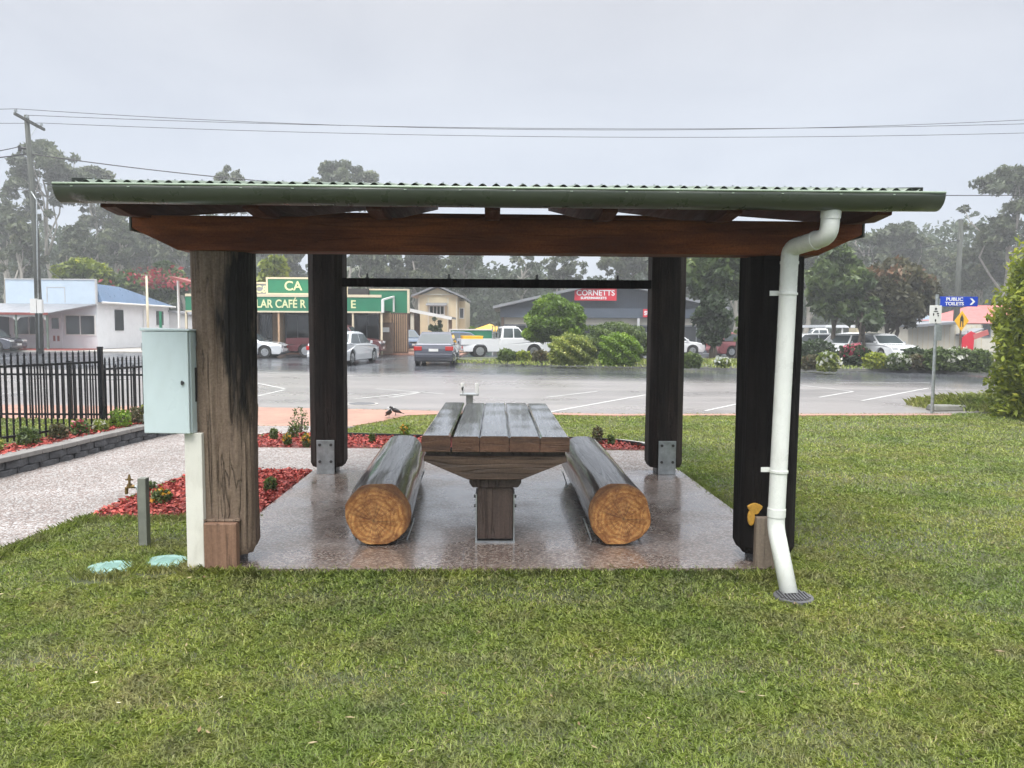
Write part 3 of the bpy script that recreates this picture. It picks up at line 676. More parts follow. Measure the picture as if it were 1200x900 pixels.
for i, v in enumerate(VALVES):
    s_ = 1.18; vc = empty('valve_cover', (v.x, v.y, 0), R(8 - 20 * i), ['green oval valve cover sunk in the grass, farther from the cabinet', 'green oval valve cover sunk in the grass, nearest the cabinet post'][i], 'valve cover', 'valve covers in the grass')
    mb = MB(); n = 28; mb.prism([(.158 * math.cos(k * 2 * math.pi / n), .14 * math.sin(k * 2 * math.pi / n)) for k in range(n)], -.02, .022, 'z'); mb.build('surround', M['lid'], vc, bevel=.006)
    mb = MB(); mb.prism([(.142 * math.cos(k * 2 * math.pi / n), .124 * math.sin(k * 2 * math.pi / n)) for k in range(n)], .0, .028, 'z')
    for k in range(-3, 4): mb.box(-.06, .06, k * .02 - .004, k * .02 + .004, .027, .032)
    mb.build('lid', M['lid'], vc, bevel=.003)

CX = P(197, 508, 4.88); c1 = P(197, 388, 4.88)
cb = empty('meter_cabinet', (CX.x, 4.88, 0), R(-4), 'pale blue grey electrical cabinet mounted on a cream post left of shelter', 'electrical cabinet')
zb, zt = CX.z, c1.z
mb = MB(); mb.box(-.145, .155, .012, .215, zb, zt); mb.build('cabinet_body', M['cabinet'], cb, bevel=.006)
mb = MB(); mb.box(-.150, .150, -.014, .004, zb + .002, zt - .002); mb.build('door', M['cabinet'], cb, bevel=.004)
mb = MB(); mb.cyl((.112, -.016, (zb + zt) / 2), .011, -.006, 'y', 12); mb.box(.106, .118, -.026, -.0225, (zb + zt) / 2 - .014, (zb + zt) / 2 + .014); mb.build('lock', M['bolt'], cb)
for z_ in (zb + .10, zt - .10): mb = MB(); mb.cyl((-.1535, -.004, z_ - .025), .006, .05, 'z', 8); mb.build('hinge', M['galv'], cb)
mb = MB(); mb.box(-.142, .142, .005, .011, zb + .01, zt - .01); mb.build('seal', M['cab_side'], cb)
mb = MB(); mb.box(.1545, .1575, .06, .10, zb + .2, zb + .42); mb.build('vent_slot', M['cab_side'], cb)
mb = MB(); mb.prism([(-.16, zt + .001), (.165, zt + .001), (.165, zt + .012), (-.16, zt + .02)], -.02, .22, 'y'); mb.build('top_cap', M['cabinet'], cb, bevel=.003)
mb = MB(); mb.box(.09, .205, .03, .13, -.02, zb); mb.build('support_post', M['pvc_w'], cb, bevel=.004)

# ================================================================ shelter
sh = empty('picnic_shelter', SH, SLAB_RZ, 'open timber picnic shelter with four massive posts and green iron roof', 'shelter')
SLOPE = .168
BX0, BX1 = -2.28, 2.35
def post_mesh(hw, z0, z1, seed, notch=None, rough=.012, cham=.07):
    rs = np.random.RandomState(seed); nz = 90 if seed == 11 else 60; n = 96 if seed == 11 else 64; mb = MB(); V = []
    ph = rs.uniform(0, 6.28, 6)
    zl = [z0, z0 + cham] + [z0 + cham + (z1 - z0 - cham) * i / (nz - 1) for i in range(1, nz)]
    for i in range(nz + 1):
        z = zl[i]
        s = 1.0 if i else .89
        for k in range(n):
            t = 2 * math.pi * (k + .5) / n; ct, st = math.cos(t), math.sin(t)
            r = min(hw / max(abs(ct), abs(st)), hw * 1.62 / (abs(ct) + abs(st)))   # square with adzed corners
            if seed == 11: e = 3.6; r = hw * 1.03 / ((abs(ct) ** e + abs(st) ** e) ** (1 / e)); r -= .012 * max(0, mnoise.noise((ct * 5, st * 5, z * .7))) + .010 * (abs(mnoise.noise((ct * 7 + 3, st * 7, z * .45))) < .06)
            r *= s
            r += rough * mnoise.noise((ct * 1.6 + seed * 7, st * 1.6, z * .9)) + rough * .45 * mnoise.noise((ct * 9, st * 9 + seed, z * 1.3)) + rough * .2 * mnoise.noise((ct * 24, st * 24 + seed, z * 2.5))
            V.append((r * ct, r * st, z))
    F = [(i * n + k, i * n + (k + 1) % n, (i + 1) * n + (k + 1) % n, (i + 1) * n + k) for i in range(nz) for k in range(n)]
    F.append(tuple(range(n - 1, -1, -1))); F.append(tuple(nz * n + k for k in range(n)))
    mb.add(V, F); return mb
ZF = 2.08
posts = [(-1.79, .20, 'post_l', 11, ZF + .12, 'F', 'brown weathered front post with dark top and long cracks'), (1.85, .20, 'post_d', 23, ZF + .12, 'F', 'nearly black front post behind the white downpipe'),
         (-1.80, 3.42, 'post_b', 37, 2.70, 'B', 'dark brown rear post with a bolted steel plate, left'), (1.87, 3.42, 'post_b', 41, 2.70, 'B', 'dark brown rear post with a bolted steel plate, right')]
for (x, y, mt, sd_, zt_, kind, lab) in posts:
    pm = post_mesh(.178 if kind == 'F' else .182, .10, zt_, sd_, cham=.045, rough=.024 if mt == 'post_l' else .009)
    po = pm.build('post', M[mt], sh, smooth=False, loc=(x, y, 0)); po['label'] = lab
    for p in po.data.polygons: p.use_smooth = True
    po.data.set_sharp_from_angle(angle=R(24 if mt != 'post_l' else 50))
    for xx in (0,):
        st = MB(); st.box(-.09, .09, -.10, .10, .03, .11); st.build('steel_foot', M['bolt'], po)
    if kind == 'B':
        pl = MB(); pl.box(-.095, .095, -.199, -.188, .035, .40); pl.build('steel_plate', M['galv'], po, bevel=.003)
        for bx in (-.06, .06):
            for bz in (.17, .35): bo = MB(); bo.cyl((bx, -.199, bz), .016, -.014, 'y', 6); bo.build('bolt', M['bolt'], po)
if True:
    lp = [o for o in C.objects if o.parent == sh and o.name.startswith('post')]
    bk = MB(); bk.box(-.085, .125, -.235, -.165, .02, .335); b1 = bk.build('foot_block', M['block'], lp[0], bevel=.008); b1['label'] = 'reddish brown block fixed over the post foot'
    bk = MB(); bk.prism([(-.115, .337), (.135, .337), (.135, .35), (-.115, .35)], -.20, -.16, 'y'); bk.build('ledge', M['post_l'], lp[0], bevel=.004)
    bk = MB(); bk.box(-.125, .005, -.22, -.165, .02, .37); b2 = bk.build('foot_block', M['block_g'], lp[1], bevel=.006); b2['label'] = 'grey brown block fixed over the post foot'
    # yellow knot scar
    bk = MB(); n = 14
    pts = [(-.125 + .045 * math.cos(a) * (1 + .25 * math.sin(3 * a)), .42 + .038 * math.sin(a)) for a in [k * 2 * math.pi / n for k in range(n)]]
    bk.prism(pts, -.186, -.165, 'y'); pts = [(-.148 + .024 * math.cos(a), .36 + .055 * math.sin(a)) for a in [k * 2 * math.pi / n for k in range(n)]]; bk.prism(pts, -.185, -.165, 'y')
    bk.build('knot_scar', M['scar'], lp[1], bevel=.004)
# main beams
def beam(y0, y1, z0, z1, x0, x1, name, mt, cut=.20):
    mb = MB(); mb.prism([(x0 + cut * 1.4, z0), (x1 - cut * 1.4, z0), (x1, z0 + (z1 - z0) * .62), (x1, z1), (x0, z1), (x0, z0 + (z1 - z0) * .62)], y0, y1, 'y')
    return mb.build(name, mt, sh, bevel=.008)
bf = beam(-.03, .19, ZF, ZF + .215, BX0, BX1, 'front_beam', M['beam'])
for x in (BX0, BX1): s = 1 if x > 0 else -1; mb = MB(); mb.box(min(x, x + s * .012), max(x, x + s * .012), -.035, .195, ZF + .115, ZF + .25); mb.build('beam_end_cap', M['gutter'], bf, bevel=.002)
beam(3.36, 3.58, 2.62, 2.82, BX0, BX1, 'rear_beam', M['beam'])
rl = MB(); rl.box(-1.62, 1.68, 3.30, 3.37, 2.035, 2.125); rlo = rl.build('rear_rail', M['post_d'], sh, bevel=.004)
for x in (-1.36, -.49, .45, 1.32): bb = MB(); bb.cyl((x, 3.335, 2.125), .012, .05, n=8); bb.cyl((x, 3.335, 2.125), .022, .012, n=6); bb.build('bolt', M['bolt'], rlo)
# rafters
EY, BY = -.50, 4.05
def zs(y): return ZF + .215 + (y - 0.08) * SLOPE           # underside line of rafters
for i, x in enumerate([-2.20, -1.40, -.70, -.02, .66, 1.38, 2.26]):
    mb = MB(); h = .14
    outer = abs(x) > 2.1
    ys = [(EY + .02, zs(EY) + .075), (EY + .22, zs(EY + .22) + .02), (-.02, zs(-.02)), (BY, zs(BY)), (BY, zs(BY) + h), (EY + .02, zs(EY) + h)]
    mb.prism(ys, x - .045, x + .045, 'x'); mb.build('rafter', M['rafter'], sh, bevel=.004)
for y in (EY + .06, .75, 1.75, 2.75, BY - .1):
    mb = MB(); z = zs(y) + .1405
    c = .16 if y < 0 else 0
    mb.prism([(-2.30 + c, z), (2.38 - c, z), (2.38, z + .03), (2.38, z + .04), (-2.30, z + .04), (-2.30, z + .03)], y - .035, y + .035, 'y')
    mb.build('purlin', M['rafter'], sh, bevel=.003)
# fascia behind gutter
mb = MB(); mb.prism([(-2.20, zs(EY) + .089), (2.26, zs(EY) + .089), (2.40, zs(EY) + .14), (2.40, zs(EY) + .19), (-2.32, zs(EY) + .19), (-2.32, zs(EY) + .14)], EY - .026, EY - .002, 'y'); mb.build('fascia', M['rafter'], sh, bevel=.003)
# corrugated sheets (real corrugations)
def zr(y): return zs(y) + .1405 + .04 + .035
nx = int(4.76 / .0095); X = np.linspace(-2.34, 2.42, nx); V = []; prof = .0105 * np.cos(X / .076 * 2 * np.pi)
ysr = [EY - .06, EY + .5, 1.0, 2.2, 3.3, BY + .05]
for y in ysr: V.append(np.stack([X, np.full(nx, y), zr(y) + prof], 1))
V = np.concatenate(V); F = [(j * nx + i, j * nx + i + 1, (j + 1) * nx + i + 1, (j + 1) * nx + i) for j in range(len(ysr) - 1) for i in range(nx - 1)]
ro = np_mesh('roof_sheet', V, F, M['roof'], sh, smooth=True); sm = ro.modifiers.new('thick', 'SOLIDIFY'); sm.thickness = .0018
# screws on crests
mb = MB()
for i, x in enumerate(np.arange(-2.28, 2.40, .152)):
    mb.cyl((float(x), EY + .03, zr(EY) + .012), .006, .009, n=6)
mb.build('roof_screws', M['galv'], ro); C.objects[-1].parent = ro; C.objects[-1]['kind'] = 'stuff'
# barge flashing on both verges
for s, x in ((-1, -2.36), (1, 2.44)):
    mb = MB(); ya, yb = EY - .05, BY + .05
    mb.add([(x, ya, zr(ya) - .05), (x, yb, zr(yb) - .05), (x, yb, zr(yb) + .015), (x, ya, zr(ya) + .015), (x - s * .05, ya, zr(ya) + .015), (x - s * .05, yb, zr(yb) + .015)], [(0, 1, 2, 3), (3, 2, 5, 4)])
    o = mb.build('barge_flashing', M['gutter'], sh); q = o.modifiers.new('thick', 'SOLIDIFY'); q.thickness = .002
# gutter: quarter-round quad profile
GY = EY - .062; GZ = zr(EY) - .124
prof = [(GY + .03, GZ + .085), (GY + .03, GZ + .0), (GY - .03, GZ - .012)]
for k in range(9):
    a = k / 8 * math.pi / 2; prof.append((GY - .035 - .085 * math.sin(a), GZ - .012 + .088 * (1 - math.cos(a))))
gx0, gx1 = -2.395, 2.495
mb = MB(); n = len(prof); nn = 30; V = []
for i in range(nn + 1):
    x = gx0 + (gx1 - gx0) * i / nn
    for (y, z) in prof: V.append((x, y + .0012 * math.sin(i * 1.7), z + .0012 * math.sin(i * 1.1)))
mb.add(V, [(i * n + k, i * n + k + 1, (i + 1) * n + k + 1, (i + 1) * n + k) for i in range(nn) for k in range(n - 1)])
mb.add([(gx0, y, z) for (y, z) in prof], [tuple(range(n))]); mb.add([(gx1, y, z) for (y, z) in prof], [tuple(range(n))])
go = mb.build('gutter', M['gutter'], sh, smooth=False); q = go.modifiers.new('thick', 'SOLIDIFY'); q.thickness = .0025
for p in go.data.polygons: p.use_smooth = len(p.vertices) == 4
mb = MB(); yb_, zb_ = prof[-1]; mb.tube([(gx0, yb_ - .001, zb_ + .003), (gx1, yb_ - .001, zb_ + .003)], .0065, 8); mb.build('gutter_bead', M['bead'], go, smooth=True)
mb = MB(); jx = 1.02; mb.add([(jx + dx, y - .003, z - .002) for dx in (0, .035) for (y, z) in prof], [(k, k + 1, n + k + 1, n + k) for k in range(n - 1)]); mb.build('joint_cover', M['gutter'], go)
mb = MB()
for x in np.arange(-2.30, 2.42, .30):
    mb.cyl((x + random.uniform(-.02, .02), GY - .117, GZ + .062), .009, .004, n=8)
mb.build('gutter_rivet', M['bead'], go); C.objects[-1]['kind'] = 'stuff'
# downpipe
def toL(p): return sh_inv @ Vector(p)
sh_inv = (Matrix.Translation(SH) @ Matrix.Rotation(SLAB_RZ, 4, 'Z')).inverted()
yg = GY + SH.y + .045
p0 = P(975, 241, yg - .01); p1 = P(971, 277, yg + .015); p2 = P(926, 291, 4.735); p3 = P(924, 330, 4.745); p4 = P(909, 618, 4.745); p5 = P(925, 697, 4.52)
def smoothpath(pts, rad=.07, k=5):
    out = [pts[0]]
    for i in range(1, len(pts) - 1):
        a, b_, c = pts[i - 1], pts[i], pts[i + 1]; ra = min(rad, (a - b_).length * .45, (c - b_).length * .45)
        s = b_ + (a - b_).normalized() * ra; e = b_ + (c - b_).normalized() * ra
        for j in range(k + 1): t_ = j / k; out.append(s * (1 - t_) ** 2 + b_ * 2 * t_ * (1 - t_) + e * t_ * t_)
    out.append(pts[-1]); return out
pp = [toL(p) for p in (p0, p1, p2, p4, p5)]; pp[0].z += .03
mb = MB(); mb.tube(smoothpath(pp, .055), .052, 24); dp = mb.build('downpipe', M['pvc'], sh, smooth=True)
def sleeve(a, b_, t0, t1):
    A = a.lerp(b_, t0); B = a.lerp(b_, t1); mb = MB(); mb.tube([A, B], .0560, 24); o = mb.build('pipe_coupling', M['pvc'], dp, smooth=True); o.data.set_sharp_from_angle(angle=R(40))
sleeve(pp[0], pp[1], .1, .5); sleeve(pp[1], pp[2], .30, .36); sleeve(pp[2], pp[3], .045, .055); sleeve(pp[2], pp[3], .93, .96)
for tt in (.155, .79):
    A = pp[2].lerp(pp[3], tt); B = pp[2].lerp(pp[3], tt + .008); mb = MB(); mb.tube([A, B], .058, 20); mb.box(A.x - .10, A.x - .04, A.y + .03, A.y + .036, A.z - .018, A.z + .012)
    mb.build('pipe_clip', M['pvc'], dp)
d_ = G(931, 704)
dg = empty('drain_grate', (d_.x, d_.y + .02, 0), label='round grey drain grate in the grass under the downpipe', cat='drain')
mb = MB(); mb.cyl((0, 0, -.02), .115, .045, n=28); mb.build('surround', M['grate'], dg, bevel=.006)
mb = MB()
for k in range(-4, 5): L = math.sqrt(.095 ** 2 - (k * .02) ** 2); mb.box(k * .02 - .005, k * .02 + .005, -L, L, .026, .034)
mb.build('grille', M['grate'], dg)

# ================================================================ table
tb = empty('picnic_table', (-.115, 5.42, .035), R(1.2), 'heavy timber table with five wet thick planks on squat legs', 'table')
ZT = .80; TW = 1.055; TL = 2.45
xs_ = [-TW / 2, -.315, -.112, .098, .318, TW / 2]
for i in range(5):
    mb = MB(); a, b_ = xs_[i] + (.007 if i == 1 else .002), xs_[i + 1] - (.006 if i == 0 else .002); dz = random.uniform(-.004, .004); dy = random.uniform(-.006, .006)
    V = []; ny = 26
    for j in range(ny + 1):
        y = dy + TL * j / ny; w1 = .004 * mnoise.noise((i * 3.1, y * 1.4, 0)); w2 = .004 * mnoise.noise((i * 3.1 + 9, y * 1.4, 0)); zz = .003 * mnoise.noise((i * 5, y * 2, 4))
        V += [(a + w1, y, ZT - .112), (b_ + w2, y, ZT - .112), (b_ + w2, y, ZT - .012 + dz + zz), (b_ - .012 + w2, y, ZT + dz + zz), (a + .012 + w1, y, ZT + dz + zz), (a + w1, y, ZT - .012 + dz + zz)]
    mb.add(V, [(j * 6 + k, j * 6 + (k + 1) % 6, (j + 1) * 6 + (k + 1) % 6, (j + 1) * 6 + k) for j in range(ny) for k in range(6)])
    mb.cur = 1; mb.add([V[k] for k in range(6)], [(5, 4, 3, 2, 1, 0)]); mb.add([V[-6 + k] for k in range(6)], [(0, 1, 2, 3, 4, 5)])
    mb.build('plank', [M['plank'], M['plank_end']], tb)
for y in (.04, TL - .24):
    mb = MB(); mb.prism([(-.515, ZT - .15), (-.515, ZT - .185), (-.20, ZT - .32), (.19, ZT - .32), (.512, ZT - .19), (.512, ZT - .15)], y, y + .2, 'y'); mb.build('bearer', M['bearer'], tb, bevel=.006)
    mb = MB(); mb.box(-.505, .505, y + .03, y + .17, ZT - .15, ZT - .113); mb.build('packer', M['legw'], tb)
    yl = y + .06 if y < 1 else y - .04
    mb = MB(); mb.prism([(-.19, ZT - .322), (-.19, ZT - .355), (-.165, ZT - .39), (.165, ZT - .39), (.19, ZT - .355), (.19, ZT - .322)], yl, yl + .22, 'y'); mb.build('leg_cap', M['legw'], tb, bevel=.005)
    mb = MB(); mb.box(-.13, .13, yl + .02, yl + .22, .022, ZT - .391); mb.build('leg', M['legw'], tb, bevel=.008)
    mb = MB(); mb.box(-.145, .145, yl + .005, yl + .235, .0, .012); mb.box(-.143, -.133, yl + .02, yl + .22, .012, .36); mb.box(.133, .143, yl + .02, yl + .22, .012, .36); mb.build('steel_shoe', M['galv'], tb)
    for s in (-1, 1):
        for z in (.25, .32): mb = MB(); mb.cyl((s * .143, yl + .12, z), .012, s * .015, 'x', 6); mb.build('bolt', M['bolt'], tb)
# ================================================================ log benches
def log(name, near, far, rx, rz, seed, label, endmat, flat_top, flat_bot, xs=1.0):
    near = Vector(near); far = Vector(far); ang = math.atan2(-(far.x - near.x), far.y - near.y); L = (far - near).length
    root = empty(name, (near.x, near.y, .035), ang, label, 'log bench', 'log benches beside the table')
    n = 48; ny = 40; V = []
    def outline(y):
        ring = []
        for k in range(n):
            t = 2 * math.pi * k / n; ct, st = math.cos(t), math.sin(t)
            r = (1 + .018 * math.cos(4 * t + seed * .3)) + .075 * mnoise.noise((ct * 1.3 + seed, st * 1.3, y * .5)) + .030 * mnoise.noise((ct * 4, st * 4 + seed, y * .9)) + .014 * mnoise.noise((ct * 12, st * 12 + seed, y * 1.5))
            x = ct * rx * r; z = .235 + st * rz * r
            tp_ = flat_top + .006 * mnoise.noise((x * 4, y, seed)); z = min(z, tp_ + max(0, z - tp_) * .12); z = max(z, flat_bot)
            ring.append((x, y, z))
        return ring
    for j in range(ny + 1):
        y = L * j / ny; V += outline(y)
    mb = MB(); mb.add(V, [(j * n + k, j * n + (k + 1) % n, (j + 1) * n + (k + 1) % n, (j + 1) * n + k) for j in range(ny) for k in range(n)])
    o = mb.build('log', M['bark'], root, smooth=True)
    e = outline(0); c = (sum(p[0] for p in e) / n, 0, sum(p[2] for p in e) / n)
    for (y, s) in ((0, -1), (L, 1)):
        mb = MB(); e = outline(y); ring2 = [((p[0] - c[0]) * .975 + c[0], y + s * .008, (p[2] - c[2]) * .975 + c[2]) for p in e]
        inner = []
        for q in range(1, 9):
            f = q / 9; inner.append([((p[0] - c[0]) * (1 - f) + c[0], y + s * (.009 + .002 * mnoise.noise((p[0] * 30, q, p[2] * 30))), (p[2] - c[2]) * (1 - f) + c[2]) for p in ring2])
        rings = [e, ring2] + inner; V = [p for r_ in rings for p in r_] + [(c[0], y + s * .009, c[2])]
        F = [(q * n + k, q * n + (k + 1) % n, (q + 1) * n + (k + 1) % n, (q + 1) * n + k) for q in range(len(rings) - 1) for k in range(n)]
        F += [((len(rings) - 1) * n + k, (len(rings) - 1) * n + (k + 1) % n, len(rings) * n) for k in range(n)]
        mb.add(V, F); oo = mb.build('end_face', endmat, root, smooth=False)
    for yy in (.16, L - .3):
        for s in (-1, 1):
            mb = MB(); mb.add([(s * (rx * .78), yy, 0), (s * (rx * .78), yy + .14, 0), (s * (rx * .98), yy + .14, .13), (s * (rx * .98), yy, .13), (s * (rx * .82), yy, 0), (s * (rx * .82), yy + .14, 0), (s * (rx * 1.02), yy + .14, .13), (s * (rx * 1.02), yy, .13)],
                           [(0, 1, 2, 3), (4, 5, 6, 7), (0, 4, 7, 3), (1, 5, 6, 2), (3, 2, 6, 7), (0, 1, 5, 4)]); mb.build('bracket', M['galv'], root)
    return root
la = P(444, 600, 5.42); lb = P(472, 540, 7.85); log('log_bench', (la.x, 5.42, 0), (lb.x - .01, 7.9, 0), .236, .232, 3.3, 'split log bench left of the table with pale orange sawn end', M['log_end'], .450, .012)
la = P(726, 600, 5.46); lb = P(683, 540, 7.85); log('log_bench', (la.x, 5.46, 0), (lb.x, 7.9, 0), .226, .232, 8.7, 'split log bench right of the table with deep orange ringed end', M['log_end_b'], .455, .012)

# ================================================================ plants
def branch_pts(a, b, n=5, wob=.06):
    a = Vector(a); b = Vector(b); L = (b - a).length; out = []
    for i in range(n + 1):
        t = i / n; p = a.lerp(b, t); 
        if 0 < i < n: p += Vector((random.uniform(-1, 1), random.uniform(-1, 1), random.uniform(-.5, 1))) * wob * L
        out.append(p)
    return out
def make_tree(name, loc, h, w, base, mat, tmat, label, cat='tree', group=None, kind='gum', dens=1.0, leafs=.3, nclump=None, seed=0, trunks=1, tr=None, clumpr=None, aspect=.45):
    """w crown width, base = height where the crown starts"""
    random.seed(seed * 31 + 5); np.random.seed(seed * 17 + 3)
    root = empty(name, loc, 0, label, cat, group)
    ch = h - base; cl = []; r0 = clumpr or (w * .085 if kind == 'gum' else w * .125)
    limbs = [(random.uniform(0, 6.283), random.uniform(.25, .82), random.random()) for _ in range(9)]
    nclump = nclump or (90 if kind == 'gum' else 84)
    for i in range(nclump):
        a = random.uniform(0, 6.283); zt = random.random()
        if kind == 'gum':
            if i % 3:
                la_, lr_, lz_ = limbs[i % 9]; a = la_ + random.gauss(0, .3); zt = min(1, max(0, lz_ + random.gauss(0, .11))); rf = min(1, max(.05, lr_ + random.gauss(0, .15)))
            else: rf = math.sqrt(random.uniform(.02, 1))
            rad = (w / 2 - r0 * .5) * rf * math.sqrt(max(.04, 1 - max(0, zt - .25) ** 2 / .60)) * (.6 + .4 * min(1, zt / .3)); fz = .7
        elif kind == 'round':
            rr_ = random.uniform(.72, 1.08)
            if i % 2: la_, lr_, lz_ = limbs[i % 9]; a = la_ + random.gauss(0, .35); zt = min(1, max(0, lz_ + random.gauss(0, .14)))
            rad = rr_ * (w / 2 - r0) * math.sqrt(random.uniform(.1, 1)) * math.sqrt(max(.03, 1 - (2 * zt - .85) ** 2 / 1.4)); fz = .8
        elif kind == 'dome': zt = zt * random.uniform(.75, 1); rad = (w / 2 - r0) * math.sqrt(random.uniform(.1, 1)) * math.sqrt(max(.02, 1 - zt ** 2)); fz = .75
        else: rad = (w / 2 - r0) * math.sqrt(random.uniform(.1, 1)) * (.55 + .45 * math.sin(zt * 3.0)); fz = 1.5
        r = r0 * random.uniform(.6, 1.35)
        cl.append((rad * math.cos(a), rad * math.sin(a), base + r * fz * .8 + zt * (ch - 1.6 * r * fz), r, fz))
    pts, q = clump_points(cl, 60 * dens / (leafs * leafs) * .35)
    V, F = leaf_cloud(pts, leafs * np.random.uniform(.5, 1.3, len(pts)), aspect)
    np_mesh('crown', V, F, mat, root, rnd=q)
    tr = tr or h * .018 + .05
    mb = MB()
    for k in range(trunks):
        off = Vector((random.uniform(-.5, .5), random.uniform(-.3, .3), 0)) * (tr * 4 if trunks > 1 else 0)
        top = Vector((random.uniform(-.12, .12) * w, random.uniform(-.1, .1) * w, base + ch * .55)); n = 8
        pp_ = branch_pts(off, top, n, .018); rr = [tr * (1.25 if i == 0 else 1 - .72 * i / n) for i in range(n + 1)]
        mb.tube(pp_, rr, 8)
        for c in random.sample(cl, min(len(cl), 9 if kind == 'gum' else 5)):
            s = pp_[random.randint(3, n - 1)]; e = Vector(c[:3])
            if e.z < s.z: s = pp_[2]
            b = branch_pts(s, e, 5, .07); mb.tube(b, [tr * .42 * (1 - .8 * i / 5) for i in range(6)], 5)
    mb.build('trunk', tmat, root, smooth=True)
    return root
def tree_px(name, px, pytop, Y, wpx, pybase, mat, tmat, label, z0=0.0, **k):
    """measured from the survey: crown top and crown base heights at distance Y"""
    g = P(px, 385, Y); h = P(px, pytop, Y).z - z0; b = P(px, pybase, Y).z - z0
    return make_tree(name, (g.x, Y, z0), h, wpx / FPX * Y, max(.1, b), mat, tmat, label, **k)

def make_shrub(name, loc, size, mat, label, cat='shrub', group=None, n=1500, leafs=.05, seed=0, bloom=None, nb=0, shape='round', stems=True, ls=.5, bs=None):
    np.random.seed(seed + 100); random.seed(seed + 100)
    root = empty(name, loc, 0, label, cat, group); sx, sy, sz = size
    d = np.random.normal(size=(n, 3)); d /= np.linalg.norm(d, axis=1)[:, None]
    hz_f = 1 / np.maximum(.45, np.sqrt(np.clip(1 - d[:, 2:] ** 2, 0, 1))) ** .55
    rad = np.random.uniform(0, 1, (n, 1)) ** .2
    lump = 1 + .08 * np.sin(d[:, :1] * 7 + seed) * np.cos(d[:, 1:2] * 6 + seed * 2) + .10 * np.sin(d[:, 2:3] * 9 + d[:, :1] * 8) + .03 * np.random.normal(size=(n, 1))
    c = d * rad * lump * np.concatenate([hz_f, hz_f, np.ones_like(hz_f)], 1) * np.array([sx / 2, sy / 2, sz * .52]); c[:, 2] += sz * .48; c[:, 2] = np.abs(c[:, 2])
    if name == 'golden_shrub':
        k_ = np.random.uniform(0, 1, n) < .42; a_ = np.random.uniform(0, 6.283, n); z_ = np.random.uniform(0, .55, n)
        r_ = (np.random.uniform(.25, 1, n) ** .4) * (1.0 + .12 * np.sin(a_ * 5 + z_ * 14) + .07 * np.sin(a_ * 11))
        c[k_] = np.stack([np.cos(a_) * r_ * sx / 2, np.sin(a_) * r_ * sy / 2, z_ * sz], 1)[k_]
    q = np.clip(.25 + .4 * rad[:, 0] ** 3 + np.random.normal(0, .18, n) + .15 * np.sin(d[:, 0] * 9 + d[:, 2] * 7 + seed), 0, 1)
    V, F = leaf_cloud(c, leafs * np.random.uniform(.6, 1.4, n), ls)
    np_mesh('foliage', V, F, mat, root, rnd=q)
    if stems:
        mb = MB()
        for k in range(5):
            a = random.uniform(0, 6.28); mb.tube(branch_pts((0, 0, 0), (math.cos(a) * sx * .25, math.sin(a) * sy * .25, sz * .6), 3, .06), [.02 * sz + .004, .015 * sz + .003, .01 * sz + .002, .003], 5)
        mb.build('stem', M['trunk'], root)
    if bloom:
        d = np.random.normal(size=(nb, 3)); d /= np.linalg.norm(d, axis=1)[:, None]; d[:, 2] = np.abs(d[:, 2]); d[:, 1] = -np.abs(d[:, 1])
        c = d * np.random.uniform(.85, 1.1, (nb, 1)) * np.array([sx / 2, sy / 2, sz * .56]); c[:, 2] += sz * .42
        c = np.repeat(c, 5, 0) + np.random.normal(0, (bs or leafs) * .5, (nb * 5, 3))
        V, F = leaf_cloud(c, (bs or leafs) * np.random.uniform(.5, 1, len(c)), .8)
        b = np_mesh('blossom', V, F, bloom, root, rnd=np.random.uniform(0, 1, len(c))); b['kind'] = 'stuff'
    return root

# ---- small garden plants near the shelter
def plant_at(px, py, z, size, mat, label, seed, bloom=None, nb=0, n=160, leafs=.018, group='small bedding plants', bs=None):
    g = G(px, py, z); return make_shrub('bedding_plant', g, size, mat, label, 'plant', group, n, leafs, seed, bloom, nb, bs=bs, stems=True)
plant_at(190, 590, .02, (.16, .16, .13), M['lf_mid'], 'small green plant with orange and white flowers behind the tap post', 1, M['lf_orange'], 7, 420, .018, bs=.022)
plant_at(178, 575, .02, (.09, .09, .09), M['lf_mid'], 'tiny seedling at the back left of the wedge bed', 2, None, 0, 120)
plant_at(317, 576, .02, (.12, .12, .13), M['lf_mid'], 'bushy green seedling right of the brown front post', 3, None, 0, 320)
for i, (px, py, s, bl, lab) in enumerate([(321, 516, .16, None, 'low leafy plant at the left end of the rear mulch strip'), (344, 513, .22, None, 'spindly upright plant on the rear mulch, just left of the tall one'), (352, 508, .36, None, 'tallest thin plant on the rear mulch strip'),
        (337, 522, .15, 'lf_orange', 'yellow flowered plant left of the rear left post, front row'), (359, 523, .15, 'lf_orange', 'yellow flowered plant touching the rear left post on its left'), (436, 519, .12, None, 'small green plant just right of the rear left post'),
        (475, 513, .20, 'lf_orange', 'lime green plant behind the far end of the left log'), (700, 518, .20, 'lf_rust', 'reddish leaved plant near the far end of the right log'), (716, 522, .13, None, 'little green plant at the right tip of the rear mulch strip')]):
    plant_at(px, py, .03, (s * .7, s * .7, s * 1.1), M['lf_bright'] if px == 475 else (M['lf_rust'] if px == 700 else M['lf_mid']), lab, 10 + i, M[bl] if bl else None, 8 if bl else 0, 260, .02, bs=.02)
